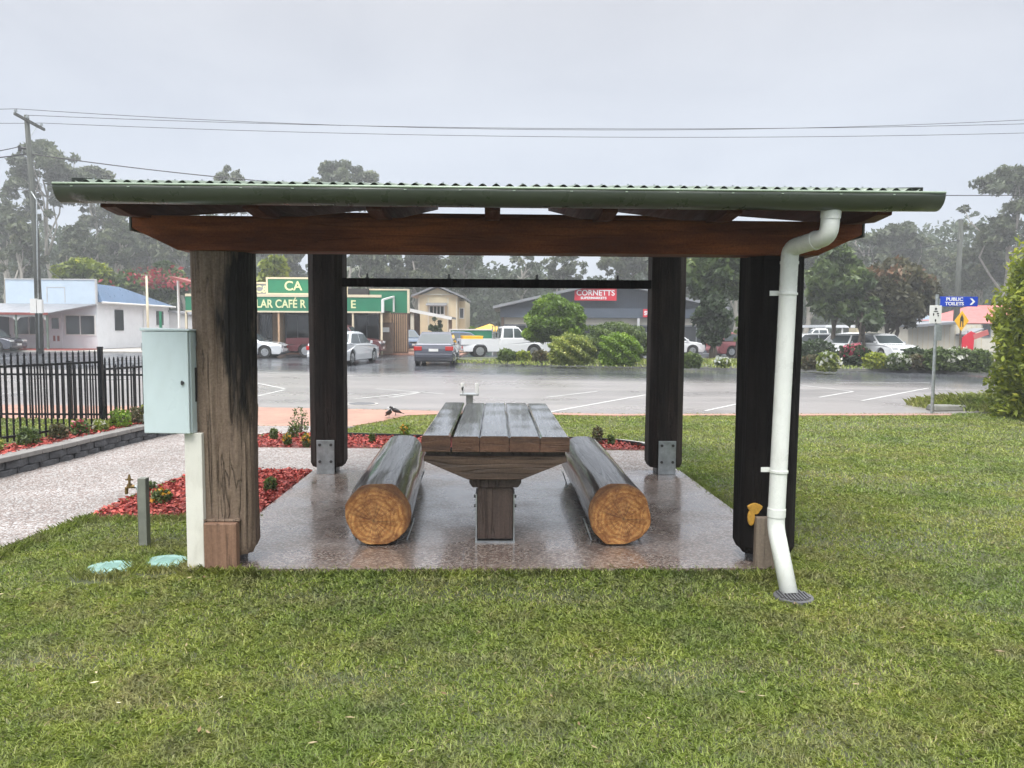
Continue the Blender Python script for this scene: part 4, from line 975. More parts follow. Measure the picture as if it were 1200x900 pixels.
for i, (x, y, s, mt, bl, lab) in enumerate([(-5.62, 8.25, .17, 'lf_varieg', None, 'pale silvery plant on the wall bed nearest the camera'), (-5.55, 8.75, .22, 'lf_mid', None, 'green tuft on the wall bed, second from the near end'), (-5.50, 9.25, .20, 'lf_rust', None, 'reddish plant midway along the wall bed'),
        (-5.44, 9.62, .2, 'lf_mid', 'lf_pink', 'small pink flowered plant midway along the wall bed'), (-5.36, 9.95, .17, 'lf_varieg', 'lf_white', 'white flowered plant just before the fence corner post'), (-5.33, 10.4, .27, 'lf_bright', None, 'bright green plant beside the thick fence post'),
        (-5.25, 10.75, .26, 'lf_rust', None, 'orange brown plant past the thick fence post'), (-5.22, 11.05, .28, 'lf_yel', None, 'yellow green plant at the far end of the wall bed')]):
    make_shrub('wall_bed_plant', (x, y, .215), (s, s, s), M[mt], lab, 'plant', 'plants above the block wall', 420, .024, 40 + i, M[bl] if bl else None, 10, bs=.022)
g = G(149, 521); make_shrub('weed', g, (.10, .10, .08), M['lf_yel'], 'small yellow green weed at the foot of the block wall', 'weed', None, 160, .02, 60)

# ---- big yellow-green shrub at right foreground
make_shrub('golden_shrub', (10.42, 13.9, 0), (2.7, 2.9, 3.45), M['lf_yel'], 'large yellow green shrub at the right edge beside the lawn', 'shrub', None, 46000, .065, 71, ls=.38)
# ---- shrubs on the far verge
def verge_shrub(name, px, pyb, pyt, wpx, mat, label, seed, n=2600, leafs=.11, bloom=None, nb=0, Y=None, z=.13, cat='shrub', group=None, bs=None, depth=1.0):
    g = G(px, pyb, z) if Y is None else P(px, 385, Y); Y = g.y; t = P(px, pyt, Y).z - z; wd = wpx / FPX * Y
    return make_shrub(name, (g.x, Y + wd * .3, z), (wd, wd * depth, t), mat, label, cat, group, n, leafs, seed, bloom, nb, bs=bs)
verge_shrub('variegated_shrub', 671, 428, 392, 53, M['lf_varieg'], 'round variegated yellow and green shrub on the verge, centre', 81, 12000, .055)
verge_shrub('clipped_shrub', 728, 429, 391, 48, M['lf_bright'], 'rounded green shrub just right of the variegated one', 82, 11000, .055)
verge_shrub('hedge', 727, 426, 379, 78, M['lf_mid'], 'broad dark green hedge behind the rounded shrub', 83, 17000, .07, Y=36.2)
random.seed(5)
tree_px('feathery_tree', 650, 345, 38.5, 86, 402, M['lf_bright'], M['trunk'], 'bright green dome shaped feathery tree before the store', z0=.13, kind='dome', dens=3.6, leafs=.14, seed=11, nclump=90, aspect=.35, clumpr=.42)
verge_shrub('strappy_plant', 594, 424, 410, 20, M['lf_mid'], 'dark strappy clump at the left end of the verge, by the ute', 84, 700, .11, cat='plant')
verge_shrub('strappy_plant', 613, 424, 412, 18, M['lf_yel'], 'paler strappy clump on the verge under the ute door', 85, 600, .10, cat='plant')
verge_shrub('strappy_plant', 634, 425, 411, 18, M['lf_rust'], 'brownish strappy clump left of the variegated shrub', 86, 600, .10, cat='plant')
# right hand garden on the verge
gd = [(812, 431, 414, 22, 'lf_mid', None, 'leafy green plant beside the rear right post, far side'), (848, 430, 420, 16, 'lf_varieg', 'lf_white', 'low white flowered plant between the two right posts'),
      (955, 433, 417, 24, 'lf_rust', None, 'rusty orange low plant right of the downpipe'), (973, 435, 413, 24, 'lf_varieg', 'lf_white', 'white flowering bush in the roadside garden'),
      (962, 428, 398, 40, 'lf_dark', None, 'dark green bush behind the white flowering bush'), (1005, 430, 404, 36, 'lf_dark', 'lf_pink', 'dark pink flowering bush in the roadside garden'),
      (1030, 432, 414, 26, 'lf_yel', None, 'light green grassy plant right of the pink bush'), (1056, 433, 415, 24, 'lf_mid', 'lf_white', 'green plant with a few white heads, left of the sign post'),
      (1078, 433, 416, 22, 'lf_rust', None, 'brown tinted plant immediately left of the sign post'), (1104, 434, 408, 30, 'lf_mid', None, 'deep green bush immediately right of the sign post'),
      (1076, 428, 408, 26, 'lf_dark', None, 'dark bush behind the sign post foot'), (1130, 435, 408, 32, 'lf_mid', 'lf_white', 'green bush with scattered white flowers below the yellow sign'), (1152, 436, 410, 26, 'lf_mid', None, 'green bush beside the golden shrub, across the road')]
for i, (px, pb, pt, wp_, mt, bl, lab) in enumerate(gd):
    verge_shrub('garden_shrub', px, pb, pt, wp_, M[mt], lab, 90 + i, 2400, .07, M[bl] if bl else None, (26 if bl == 'lf_pink' else 14) if bl else 0, group='shrubs in the roadside garden', bs=.10)

# ================================================================ mid distance trees
tree_px('weeping_tree', 838, 292, 42, 84, 352, M['lf_mid'], M['trunk'], 'tall olive green tree seen between the two right posts', kind='round', dens=1.5, leafs=.26, seed=21)
tree_px('dark_bush', 833, 345, 38.5, 52, 405, M['lf_dark'], M['trunk'], 'dense dark round bush under the olive tree, between the posts', z0=.0, kind='round', dens=2.0, leafs=.2, seed=22, cat='bush')
tree_px('cypress', 864, 372, 44, 10, 400, M['lf_bright'], M['trunk'], 'small lime green upright bush right of the dark round bush', kind='round', dens=2.2, leafs=.14, seed=23, nclump=16, cat='bush')
tree_px('broad_tree', 978, 290, 44, 88, 372, M['lf_mid'], M['trunk'], 'spreading green tree just right of the downpipe', kind='round', dens=1.3, leafs=.26, seed=24)
tree_px('rusty_tree', 1042, 305, 46, 108, 382, M['lf_rust'], M['trunk'], 'broad rusty brown and green tree over the white cars', kind='round', dens=1.3, leafs=.25, seed=25, trunks=2)
tree_px('lower_green_tree', 1012, 348, 43, 70, 388, M['lf_mid'], M['trunk'], 'low leaning green tree in front of the rusty one', kind='round', dens=1.2, leafs=.22, seed=26, trunks=2, nclump=26)
tree_px('garden_tree', 100, 304, 62, 74, 336, M['lf_yel'], M['trunk'], 'yellow green tree behind the blue roofed shop', kind='round', dens=1.2, leafs=.3, seed=27)
tree_px('garden_tree', 150, 318, 66, 46, 345, M['lf_mid'], M['trunk'], 'mid green tree over the blue roof ridge', kind='round', dens=1.0, leafs=.3, seed=28)
tree_px('poinciana_tree', 196, 308, 64, 62, 352, M['lf_mid'], M['trunk'], 'green tree with red blossom streaks left of the brown post', kind='round', dens=1.2, leafs=.3, seed=29)
g = P(190, 330, 62); np.random.seed(4)
c = np.concatenate([np.random.normal(size=(90, 3)) * [1.0, .5, .28] + [P(178, 321, 61).x, 61, P(178, 321, 61).z], np.random.normal(size=(170, 3)) * [1.6, .5, .3] + [P(193, 331, 61).x, 61, P(193, 331, 61).z]])
V, F = leaf_cloud(c - [P(196, 385, 64).x, 64, 0], .20 * np.random.uniform(.5, 1.2, len(c)), .6)
bl = np_mesh('blossom', V, F, M['lf_red'], children_root := [o for o in C.objects if o.name == 'poinciana_tree'][0], rnd=np.random.uniform(0, 1, len(c))); bl['kind'] = 'stuff'
tree_px('street_tree', 322, 300, 60, 44, 340, M['lf_yel'], M['trunk'], 'yellowish green tree above the cafe roof left of the sign', kind='round', dens=1.0, leafs=.32, seed=30)
tree_px('courtyard_tree', 511, 372, 52, 22, 396, M['lf_dark'], M['trunk'], 'small dark tree in front of the cream house', kind='round', dens=1.8, leafs=.16, seed=31, nclump=18)
tree_px('rounded_shrub', 552, 380, 58, 24, 400, M['lf_bright'], M['trunk'], 'small pale green shrub behind the yellow umbrella', kind='round', dens=1.5, leafs=.16, seed=32, nclump=14, cat='shrub')

# ================================================================ hazy forest
ft = [  # px, top, Y, width px, crown base, mat, kind, label
 (62, 168, 96, 112, 262, 'lf_gum', 'gum', 'huge airy eucalypt behind the power pole, tallest at the left'),
 (118, 196, 104, 84, 268, 'lf_gum2', 'gum', 'second tall eucalypt just right of the huge one'),
 (8, 232, 90, 66, 300, 'lf_gum', 'gum', 'eucalypt cut by the left edge of the view'),
 (28, 262, 84, 60, 330, 'lf_gum2', 'gum', 'low grey gum under the huge eucalypt, far left'),
 (96, 262, 88, 58, 318, 'lf_gum', 'gum', 'pale stemmed gum over the blue parapet'),
 (142, 258, 92, 56, 316, 'lf_gum', 'gum', 'pale stemmed gum under the left end of the roof'),
 (178, 268, 98, 66, 330, 'lf_gum2', 'gum', 'grey gum between the roof end and the red blossom tree'),
 (215, 262, 104, 60, 330, 'lf_gum2', 'gum', 'grey gum right behind the left end of the front beam'),
 (274, 192, 112, 58, 250, 'lf_gum2', 'dome', 'small treetop peeping over the roof, left one'),
 (330, 250, 106, 70, 330, 'lf_gum2', 'gum', 'gum hidden mostly by the roof above the cafe sign'),
 (410, 186, 108, 112, 245, 'lf_gum', 'dome', 'broad treetop showing above the roof, left of centre'),
 (440, 280, 92, 70, 345, 'lf_gum', 'gum', 'leafy gum above the right end of the cafe'),
 (492, 270, 96, 78, 350, 'lf_gum2', 'gum', 'dense gum behind the cream house'),
 (545, 278, 90, 70, 350, 'lf_gum', 'gum', 'gum between the cream house and the store'),
 (612, 288, 100, 46, 350, 'lf_gum', 'gum', 'airy gum with sky beside it, above the bright dome tree'),
 (660, 292, 96, 62, 340, 'lf_gum', 'gum', 'open crowned gum left of the red sign'),
 (735, 284, 94, 76, 340, 'lf_gum2', 'gum', 'gum above the right half of the store'),
 (790, 270, 88, 70, 345, 'lf_gum2', 'gum', 'gum behind the rear right post'),
 (862, 262, 90, 84, 340, 'lf_gum2', 'gum', 'gum behind the front right post'),
 (945, 262, 84, 70, 340, 'lf_gum2', 'gum', 'gum behind the downpipe'),
 (1000, 252, 92, 84, 345, 'lf_gum', 'gum', 'gum at the right end of the shelter roof'),
 (1052, 262, 96, 84, 345, 'lf_gum', 'gum', 'grey gum between roof end and the far pole'),
 (1092, 292, 100, 72, 350, 'lf_gum2', 'gum', 'lower grey gum left of the far pole'),
 (1172, 196, 78, 118, 292, 'lf_gum', 'gum', 'big open eucalypt at the right edge, tallest at the right'),
 (1138, 280, 84, 74, 340, 'lf_gum2', 'gum', 'grey green gum under the big right eucalypt'),
 (1196, 292, 82, 70, 345, 'lf_gum2', 'gum', 'gum at the extreme right behind the golden shrub')]
for i, (px, pt, Y, wpx, pb, mt, kd, lab) in enumerate(ft):
    airy = i in (0, 1, 14, 15, 23)
    tree_px('gum_tree', px, pt, Y, wpx, pb, M[mt], M['trunk_pale'], lab, group='hazy gum trees behind the town', kind=kd, dens=.60 if airy else .9, leafs=.34, seed=100 + i, clumpr=wpx / FPX * Y * (.075 if airy else .095) * (.8 if kd == 'dome' else 1), trunks=2 if i in (4, 5, 6) else 1, tr=.32)
# the wood behind them reads as one mass
np.random.seed(77)
n = 120000; x = np.random.uniform(-100, 100, n); y = np.random.uniform(106, 150, n)
pxv = x / y * FPX + 600
hmax = (22 + 4.5 * np.sin(x * .11 + 1) + 3 * np.sin(x * .27 + 2) + 1.6 * np.sin(x * .8 + y * .1)) * .52
hmax = hmax + np.where(pxv < 260, 4.0, 0) + np.where(pxv > 960, 3.0, 0)
hmax = hmax * np.where((pxv > 565) & (pxv < 740), .72, 1.0)
z = np.random.uniform(0, 1, n) ** .75 * hmax
V, F = leaf_cloud(np.stack([x, y, z], 1), np.random.uniform(.22, .62, n), .6)
tag(np_mesh('distant_woodland', V, F, M['lf_dark'], rnd=np.random.uniform(.2, 1, n)), 'dark hazy woodland rising behind the town', 'woodland', kind='stuff')
hp = []
for i in range(41):
    xx = -160 + i * 8; hp.append((xx, 8.5 + 3.0 * math.sin(i * .5) + 1.3 * math.sin(i * 1.3)))
mb = MB()
for j, yy in enumerate((128, 150, 175)):
    for xx, hh in hp: mb.v.append((xx, yy, hh * (j * .62)))
nn = len(hp)
for j in range(2):
    for i in range(nn - 1): mb.f.append((j * nn + i, j * nn + i + 1, (j + 1) * nn + i + 1, (j + 1) * nn + i)); mb.mi.append(0)

tag(mb.build('hillside', M['ground'], smooth=True), kind='structure')

# ================================================================ buildings
def window(mb_f, mb_g, x0, x1, z0, z1, y, mull=(), fr=.05):
    mb_g.box(x0, x1, y - .01, y + .02, z0, z1)
    for a, b_ in ((x0 - fr, x0), (x1, x1 + fr)): mb_f.box(a, b_, y - .04, y + .02, z0 - fr, z1 + fr)
    for a, b_ in ((z0 - fr, z0), (z1, z1 + fr)): mb_f.box(x0, x1, y - .038, y + .018, a, b_)
    for m_ in mull: mb_f.box(m_ - fr * .4, m_ + fr * .4, y - .03, y - .011, z0, z1)
# --- pale blue shopfront, left
YS = 50.0; o = P(12, 410, YS); e = P(115, 410, YS)
WX = e.x - o.x; zp = P(60, 328, YS).z; za = P(60, 357, YS).z
rt = empty('weatherboard_shop', (o.x, YS, 0), R(0), 'pale blue fronted shop with blue iron roof and a veranda, far left', 'shop')
DY = 10.5; HX = .6
mb = MB(); mb.box(0, WX, 0, DY, .1, 3.15); mb.build('wall', M['w_board'], rt)
mb = MB(); mb.box(-.05, WX + .02, -.16, -.004, 3.0, zp)
mb.build('parapet', M['sky_board'], rt)
mb = MB(); mb.box(-.09, WX + .06, -.2, -.0, zp, zp + .07); mb.box(WX + .02, WX + .09, -.2, .0, 3.0, zp); mb.build('parapet_trim', M['w_grey'], rt)
mb = MB(); px1 = (288 - 12) / 6; mb.box(2.6, 2.66, -.175, -.161, 3.1, zp - .5); mb.box(3.75, 3.8, -.175, -.161, 3.1, zp - .5); mb.box(2.6, 3.8, -.175, -.161, zp - .5, zp - .45); mb.build('parapet_panel', M['w_grey'], rt)
# hipped blue roof, ridge runs back
mb = MB(); zr0, zr1 = 3.15, zp - .12
mb.add([(-.1, .05, zr0), (WX + .35, .05, zr0), (WX + .35, DY + .3, zr0), (-.1, DY + .3, zr0), (WX * .5, .05, zr1), (WX * .5, DY * .55, zr1), (WX - .1, .05, zr1 - .1), (WX - .1, 3.2, zr1 - .15)],
       [(1, 2, 7, 6), (2, 5, 7), (6, 7, 5, 4), (2, 3, 5), (3, 0, 4, 5), (0, 1, 6, 4)]); mb.build('roof', M['blue_roof'], rt)
mb = MB(); mb.tube([(WX + .38, 0, zr0 - .03), (WX + .38, DY + .3, zr0 - .03)], .07, 8); mb.build('side_gutter', M['trimw'], rt)
mb = MB(); mb.tube([(WX + .36, 6.2, zr0 + .7), (WX + .42, 6.2, zr0 + .02), (WX + .08, 6.2, zr0 - .4), (WX + .08, 6.2, .2)], .045, 8); mb.build('vent_pipe', M['trimw'], rt)
# veranda
mb = MB(); mb.hexa([(-4.2, -2.6, za - .62), (WX * .72, -2.6, za - .62), (WX + .05, -.17, za + .0), (-4.2, -.17, za + .0)], [(-4.2, -2.6, za - .57), (WX * .72, -2.6, za - .57), (WX + .05, -.17, za + .06), (-4.2, -.17, za + .06)]); mb.build('veranda_roof', M['grey_roof'], rt)
mb = MB(); mb.box(-4.2, WX * .72, -2.68, -2.601, za - .70, za - .56); mb.build('veranda_gutter', M['redtrim'], rt)
mb = MB()
pxs = [-4.1, -2.0, .0, 2.1, WX * .70]
for x in pxs: mb.box(x - .05, x + .05, -2.58, -2.48, 0, za - .70)
for k_, x in enumerate(pxs):
    mb2 = MB(); mb2.box(x - .05, x + .05, -2.58, -2.48, .1, za - .7); mb2.build('veranda_post', M['grn_pole'], rt)
mb = MB()
for a, b_ in zip(pxs[:-1], pxs[1:]):
    mb.prism([(a + .06, za - .71), (a + .06, za - 1.05), (a + .25, za - .86), ((a + b_) / 2, za - .80), (b_ - .25, za - .86), (b_ - .06, za - 1.05), (b_ - .06, za - .71)][::-1], -2.55, -2.51, 'y')
mb.build('valance', M['trimw'], rt)
for (a, b_) in ((.35, 2.25), (3.7, 5.55)):
    f = MB(); g_ = MB(); window(f, g_, a, b_, 1.05, 2.25, -.012, [(a + b_) / 2], .08); fo = f.build('window', M['trimw'], rt); g_.build('pane', M['glass'], fo)
mb = MB(); mb.box(2.6, 3.45, -.05, -.003, .15, 2.3); do = mb.build('door', M['w_board'], rt); mb = MB(); mb.box(2.8, 3.25, -.065, -.051, 1.4, 2.1); mb.build('pane', M['glass'], do)
mb = MB(); mb.box(2.85, 3.0, -.06, -.051, .6, .95); mb.box(3.12, 3.27, -.06, -.051, .6, .95); mb.build('panel', M['redtrim'], do)
for (y0, z0, z1) in ((2.2, 1.3, 2.7), (8.3, 1.7, 2.75)):
    mb = MB(); mb.box(WX + .001, WX + .06, y0, y0 + 1.1, z0, z1); wo = mb.build('side_window', M['glass'], rt)
mb = MB(); mb.box(-4.2, WX + .3, -2.9, -.01, .02, .14); mb.build('veranda_floor', M['redtrim'], rt)
mb = MB(); mb.box(-5.0, -.06, .0, 6, 0, 2.9); lf = mb.build('lean_to', M['navy'], rt)
mb = MB(); mb.hexa([(WX + .0, DY + .0, .1), (WX + 3.6, DY + 1.6, .1), (WX + 3.6, DY + 4, .1), (WX, DY + 4, .1)], [(WX, DY, 2.7), (WX + 3.6, DY + 1.6, 2.1), (WX + 3.6, DY + 4, 2.1), (WX, DY + 4, 2.7)]); mb.build('rear_wing', M['w_grey'], rt)
mb = MB(); mb.hexa([(WX + .01, DY - .2, 2.72), (WX + 3.9, DY + 1.4, 2.12), (WX + 3.9, DY + 4, 2.12), (WX + .01, DY + 4, 2.72)], [(WX + .01, DY - .2, 2.85), (WX + 3.9, DY + 1.4, 2.25), (WX + 3.9, DY + 4, 2.25), (WX + .01, DY + 4, 2.85)]); mb.build('rear_roof', M['grey_roof'], rt)

# --- cafe
YC = 45.5; cl_ = P(218, 400, YC); cr = P(480, 400, YC)
cf = empty('cafe_building', (cl_.x, YC, 0), 0, 'cafe with green signboards, cream trim and a deep dark veranda', 'cafe'); W_ = cr.x - cl_.x
def cx(px): return P(px, 385, YC).x - cl_.x
def cz(py, px=400): return P(px, py, YC).z
def czy(py, Y, px=400): return P(px, py, Y).z
YF = -3.4   # awning front offset
def fx(px): return P(px, 385, YC + YF).x - cl_.x
def fz(py, px=380): return P(px, py, YC + YF).z
mb = MB(); mb.box(cx(302), cx(432), 0, 9, .1, cz(338)); mb.build('wall', M['dark_in'], cf)
# awning fascia (sign band), cream rails above and below
mb = MB(); mb.box(fx(218), fx(447), YF, YF + .08, fz(365), fz(348)); fa = mb.build('signboard', M['cafe_g'], cf)
for a, b_ in ((366.5, 364.6), (348.2, 345.2)): mb = MB(); mb.box(fx(218), fx(447), YF - .03, YF + .1, fz(a), fz(b_)); mb.build('sign_trim', M['cafe_c'], fa)
mb = MB(); mb.hexa([(fx(218), YF + .1, fz(346)), (fx(447), YF + .1, fz(346)), (cx(447), .0, cz(346)), (cx(218), 0, cz(346))], [(fx(218), YF + .1, fz(345)), (fx(447), YF + .1, fz(345)), (cx(447), .0, cz(345.3)), (cx(218), 0, cz(345.3))]); mb.build('veranda_roof', M['cafe_c'], cf)
mb = MB(); mb.box(fx(218), fx(447), YF + .12, -.02, fz(364), fz(363)); mb.build('veranda_ceiling', M['dark_in'], cf)
text('lettering', 'LAR CAFÉ R', .62, M['gold'], fa, (fx(300.5), YF - .012, fz(356.8)), ext=.006, sx=.83, bold=.014)
text('lettering', 'E', .60, M['gold'], fa, (fx(411), YF - .012, fz(356.8)), ext=.006, bold=.012)
# upper sign
mb = MB(); mb.box(cx(322), cx(412), -1.3, -1.2, cz(346), cz(328)); us = mb.build('roof_sign', M['cafe_g'], cf)
mb = MB(); x0, x1, z0, z1 = cx(321), cx(413), cz(347), cz(327)
for (a, b_, c_, d2) in ((x0, x1, z1 - .1, z1), (x0, x1, z0, z0 + .1), (x0, x0 + .1, z0 + .1, z1 - .1), (x1 - .1, x1, z0 + .1, z1 - .1)): mb.box(a, b_, -1.34, -1.18, c_, d2)
mb.build('sign_frame', M['cafe_c'], us)
text('lettering', 'CA', .74, M['gold'], us, (cx(341.5), -1.32, cz(337.2)), ext=.006, bold=.012)
mb = MB(); mb.box(cx(285), cx(320.5), -1.25, -1.15, cz(347), cz(333)); gs = mb.build('side_sign', M['grey_roof'], cf)
mb = MB(); mb.box(cx(285), cx(320.5), -1.29, -1.12, cz(334.5), cz(332.6)); mb.box(cx(285), cx(320.5), -1.29, -1.12, cz(349), cz(346)); mb.build('sign_frame', M['cafe_c'], gs)
text('lettering', 'C&', .56, M['gold'], gs, (cx(308), -1.262, cz(341)), ext=.006, bold=.01)
# right parapet and green end panels
mb = MB(); mb.box(cx(409), cx(478), .3, .5, cz(366), cz(338.5)); rp = mb.build('parapet', M['cafe_g'], cf)
x0, x1, z0, z1 = cx(408), cx(479), cz(366.5), cz(338)
mb = MB(); mb.box(x0, x1, .24, .52, z1 - .08, z1); mb.box(x1 - .12, x1, .24, .52, z0, z1 - .08); mb.build('parapet_trim', M['cafe_c'], rp)
mb = MB(); mb.box(fx(447), fx(450), YF - .05, YF + .12, fz(366), fz(351)); mb.bar((fx(448.5), YF, fz(351)), (cx(461), .2, cz(347)), .09, .09); mb.bar((cx(461), .2, cz(347)), (cx(461), .2, cz(365)), .1, .1); mb.build('end_frame', M['trimw'], cf)
# posts, shopfront clutter
for px in (218, 326.5, 413.5, 447, 389): 
    mb = MB(); mb.box(fx(px) - .05, fx(px) + .05, YF + .02, YF + .12, .12, fz(366.5)); mb.build('veranda_post', M['cafe_c'] if px != 326.5 else M['peach'], cf)
for px in (298, 328, 452): 
    mb = MB(); mb.box(cx(px) - .32, cx(px) + .32, -.35, -.01, .12, cz(366)); mb.build('pillar', M['peach'], cf)
for (a, b_) in ((306, 318), (336, 362), (416, 444)):
    f = MB(); g_ = MB(); window(f, g_, cx(a), cx(b_), .9, 2.3, -.012, [cx((a + b_) / 2)], .06); fo = f.build('window', M['grey_roof'], cf); g_.build('pane', M['glass'], fo)
mb = MB(); mb.box(cx(319), cx(324.5), -.05, -.002, .12, 2.3); mb.build('door', M['brown'], cf)
mb = MB(); mb.box(0, .12, YF, YF + .1, .1, fz(366)); mb.build('veranda_post', M['cafe_g'], cf)
mb = MB(); mb.box(cx(455), cx(478), -.1, .25, .1, cz(367)); sf = mb.build('slat_screen', M['brown'], cf)
for k in range(9): mb = MB(); x = cx(456 + k * 2.5); mb.box(x, x + .04, -.14, -.101, .2, cz(368)); mb.build('slat', M['peach'], sf) if k < 9 else None
mb = MB(); mb.box(cx(449), cx(463), -1.2, -.6, .12, 1.9); ct = mb.build('counter', M['brown'], cf); mb = MB(); mb.box(cx(452), cx(460), -1.24, -1.201, 1.35, 1.62); mb.build('notice', M['signw'], ct)
# distant carport left of the cafe (seen between cabinet and post)
lp_ = P(173, 323, 52); b0 = P(174, 405, 52)
sp_ = empty('steel_pole', (b0.x, 52, 0), 0, 'slim pale steel pole behind the electrical cabinet', 'pole'); mb = MB(); mb.tube([(0, 0, 0), (0, 0, P(173, 323, 52).z)], [.09, .07], 10); mb.build('shaft', M['cafe_c'], sp_, smooth=True); mb = MB(); mb.cyl((0, 0, P(173, 323, 52).z), .09, .06); mb.build('cap', M['grey_roof'], sp_)
mb = MB(); a = P(208, 326, 56); b_ = P(240, 335, 56); mb.bar((a.x, 56, a.z), (b_.x, 56, b_.z), 2.5, .16); q_ = empty('carport', (0, 0, 0), 0, 'red edged sloping carport roof beside the cafe', 'carport'); mb.build('roof', M['redtrim'], q_)
for px in (210, 236): mb = MB(); a = P(px, 385, 56); mb.box(a.x - .05, a.x + .05, 55.9, 56.1, 0, P(px, 328 + (px - 210) * .27, 56).z - .05); mb.build('post', M['trimw'], q_)
# --- cream house
YH = 60; hl = P(484, 385, YH); hr = P(546, 385, YH); hs_ = empty('cream_house', (hl.x, YH, 0), 0, 'cream weatherboard house with a low gabled roof and small high window', 'house'); HW = hr.x - hl.x
def hx(px): return P(px, 385, YH).x - hl.x
def hz(py): return P(515, py, YH).z
mb = MB(); mb.prism([(hx(490), .0), (hx(536), .0), (hx(536), hz(347)), (hx(513), hz(337.5)), (hx(490), hz(347))], 0, 9, 'y'); wl = mb.build('wall', M['cream'], hs_)
mb = MB(); mb.box(hx(536) + .01, hx(544), 1.5, 8, 0, hz(352)); mb.build('side_bay', M['cream'], hs_)
mb = MB()
for s, (xa, za_, xb, zb2) in enumerate([(hx(483), hz(348.5), hx(513), hz(336)), (hx(513), hz(336), hx(544), hz(349.5))]):
    mb.hexa([(xa, -.5, za_), (xb, -.5, zb2), (xb, 9.5, zb2), (xa, 9.5, za_)], [(xa, -.5, za_ + .14), (xb, -.5, zb2 + .14), (xb, 9.5, zb2 + .14), (xa, 9.5, za_ + .14)])
mb.build('roof', M['grey_roof'], hs_)
mb = MB(); mb.box(hx(495), hx(531), -.12, -.01, hz(346), hz(344.5)); mb.build('gable_trim', M['cream2'], hs_)
f = MB(); g_ = MB(); window(f, g_, hx(504), hx(520), hz(368), hz(359), -.012, [hx(508), hx(512), hx(516)], .09); fo = f.build('window', M['trimw'], hs_); g_.build('pane', M['glass'], fo)
mb = MB(); mb.hexa([(hx(500), -.7, hz(358.5)), (hx(524), -.7, hz(358.5)), (hx(524), 0, hz(355.5)), (hx(500), 0, hz(355.5))], [(hx(500), -.7, hz(357.8)), (hx(524), -.7, hz(357.8)), (hx(524), -.01, hz(354.8)), (hx(500), -.01, hz(354.8))]); mb.build('window_hood', M['grey_roof'], hs_)
f = MB(); g_ = MB(); window(f, g_, hx(537.5), hx(541.5), hz(372), hz(361), 1.49, [], .08); fo = f.build('window', M['trimw'], hs_); g_.build('pane', M['glass'], fo)
mb = MB()
for px in (491, 502, 525, 535): mb.box(hx(px) - .05, hx(px) + .05, -.05, -.01, 0, hz(349)); 
mb.build('cover_strip', M['cream2'], hs_)
# old grey shed roof at left of the house
YG = 56; q_ = empty('lean_to_shelter', (P(490, 385, YG).x, YG, 0), 0, 'low open lean-to with pale sloping roof before the cream house', 'lean-to')
def gx(px): return P(px, 385, YG).x - P(490, 385, YG).x
def gz(py): return P(500, py, YG).z
mb = MB(); mb.hexa([(gx(470), -2, gz(362)), (gx(532), -2, gz(374)), (gx(532), 2, gz(374)), (gx(470), 2, gz(362))], [(gx(470), -2, gz(359.5)), (gx(532), -2, gz(371.5)), (gx(532), 2, gz(371.5)), (gx(470), 2, gz(359.5))]); mb.build('roof', M['grey_roof'], q_)
mb = MB(); mb.bar((gx(470), -2.06, gz(361.5)), (gx(532), -2.06, gz(373.5)), .06, .22); mb.build('fascia', M['trimw'], q_)
for px in (487, 530): mb = MB(); mb.box(gx(px) - .12, gx(px) + .12, -1.9, -1.7, 0, gz(372 if px > 500 else 366)); mb.build('post', M['brown'] if px > 500 else M['cream2'], q_)
mb = MB(); mb.box(gx(452), gx(490), 1.0, 1.2, 0, gz(364)); mb.build('rear_screen', M['brown'], q_)
# white framed green screen enclosure
YE = 52; q_ = empty('screened_enclosure', (P(527, 385, YE).x, YE, 0), 0, 'white framed enclosure with dark green mesh behind the blue car', 'enclosure')
def ex(px): return P(px, 385, YE).x - P(527, 385, YE).x
def ez(py): return P(550, py, YE).z
mb = MB(); mb.box(ex(528), ex(577), .0, .05, .3, ez(387)); mb.build('mesh_screen', M['cafe_g'], q_)
mb = MB(); mb.box(ex(527), ex(578), -.06, -.0, ez(387), ez(385.5)); mb.box(ex(526.5), ex(528), -.06, .0, 0, ez(385.5)); mb.box(ex(576.5), ex(578), -.06, 0, 0, ez(385.5)); mb.box(ex(528), ex(576.5), -.06, -.001, ez(402.5), ez(401.5)); mb.build('frame', M['trimw'], q_)
# yellow umbrella
u = P(574, 390, 56); q_ = empty('yellow_umbrella', (u.x, 56, 0), 0, 'yellow shade umbrella behind the white ute', 'umbrella')
mb = MB(); n = 8; zt_ = P(574, 379.5, 56).z; zb_ = P(574, 389, 56).z; V = [(0, 0, zt_)] + [(1.35 * math.cos(k * 2 * math.pi / n), 1.35 * math.sin(k * 2 * math.pi / n), zb_ + .12) for k in range(n)] + [(1.35 * math.cos(k * 2 * math.pi / n), 1.35 * math.sin(k * 2 * math.pi / n), zb_) for k in range(n)]
mb.add(V, [(0, 1 + k, 1 + (k + 1) % n) for k in range(n)] + [(1 + k, 9 + k, 9 + (k + 1) % n, 1 + (k + 1) % n) for k in range(n)]); mb.build('canopy', M['yellow'], q_)
mb = MB(); mb.cyl((0, 0, 0), .03, zt_ - .02); mb.build('pole', M['trimw'], q_)
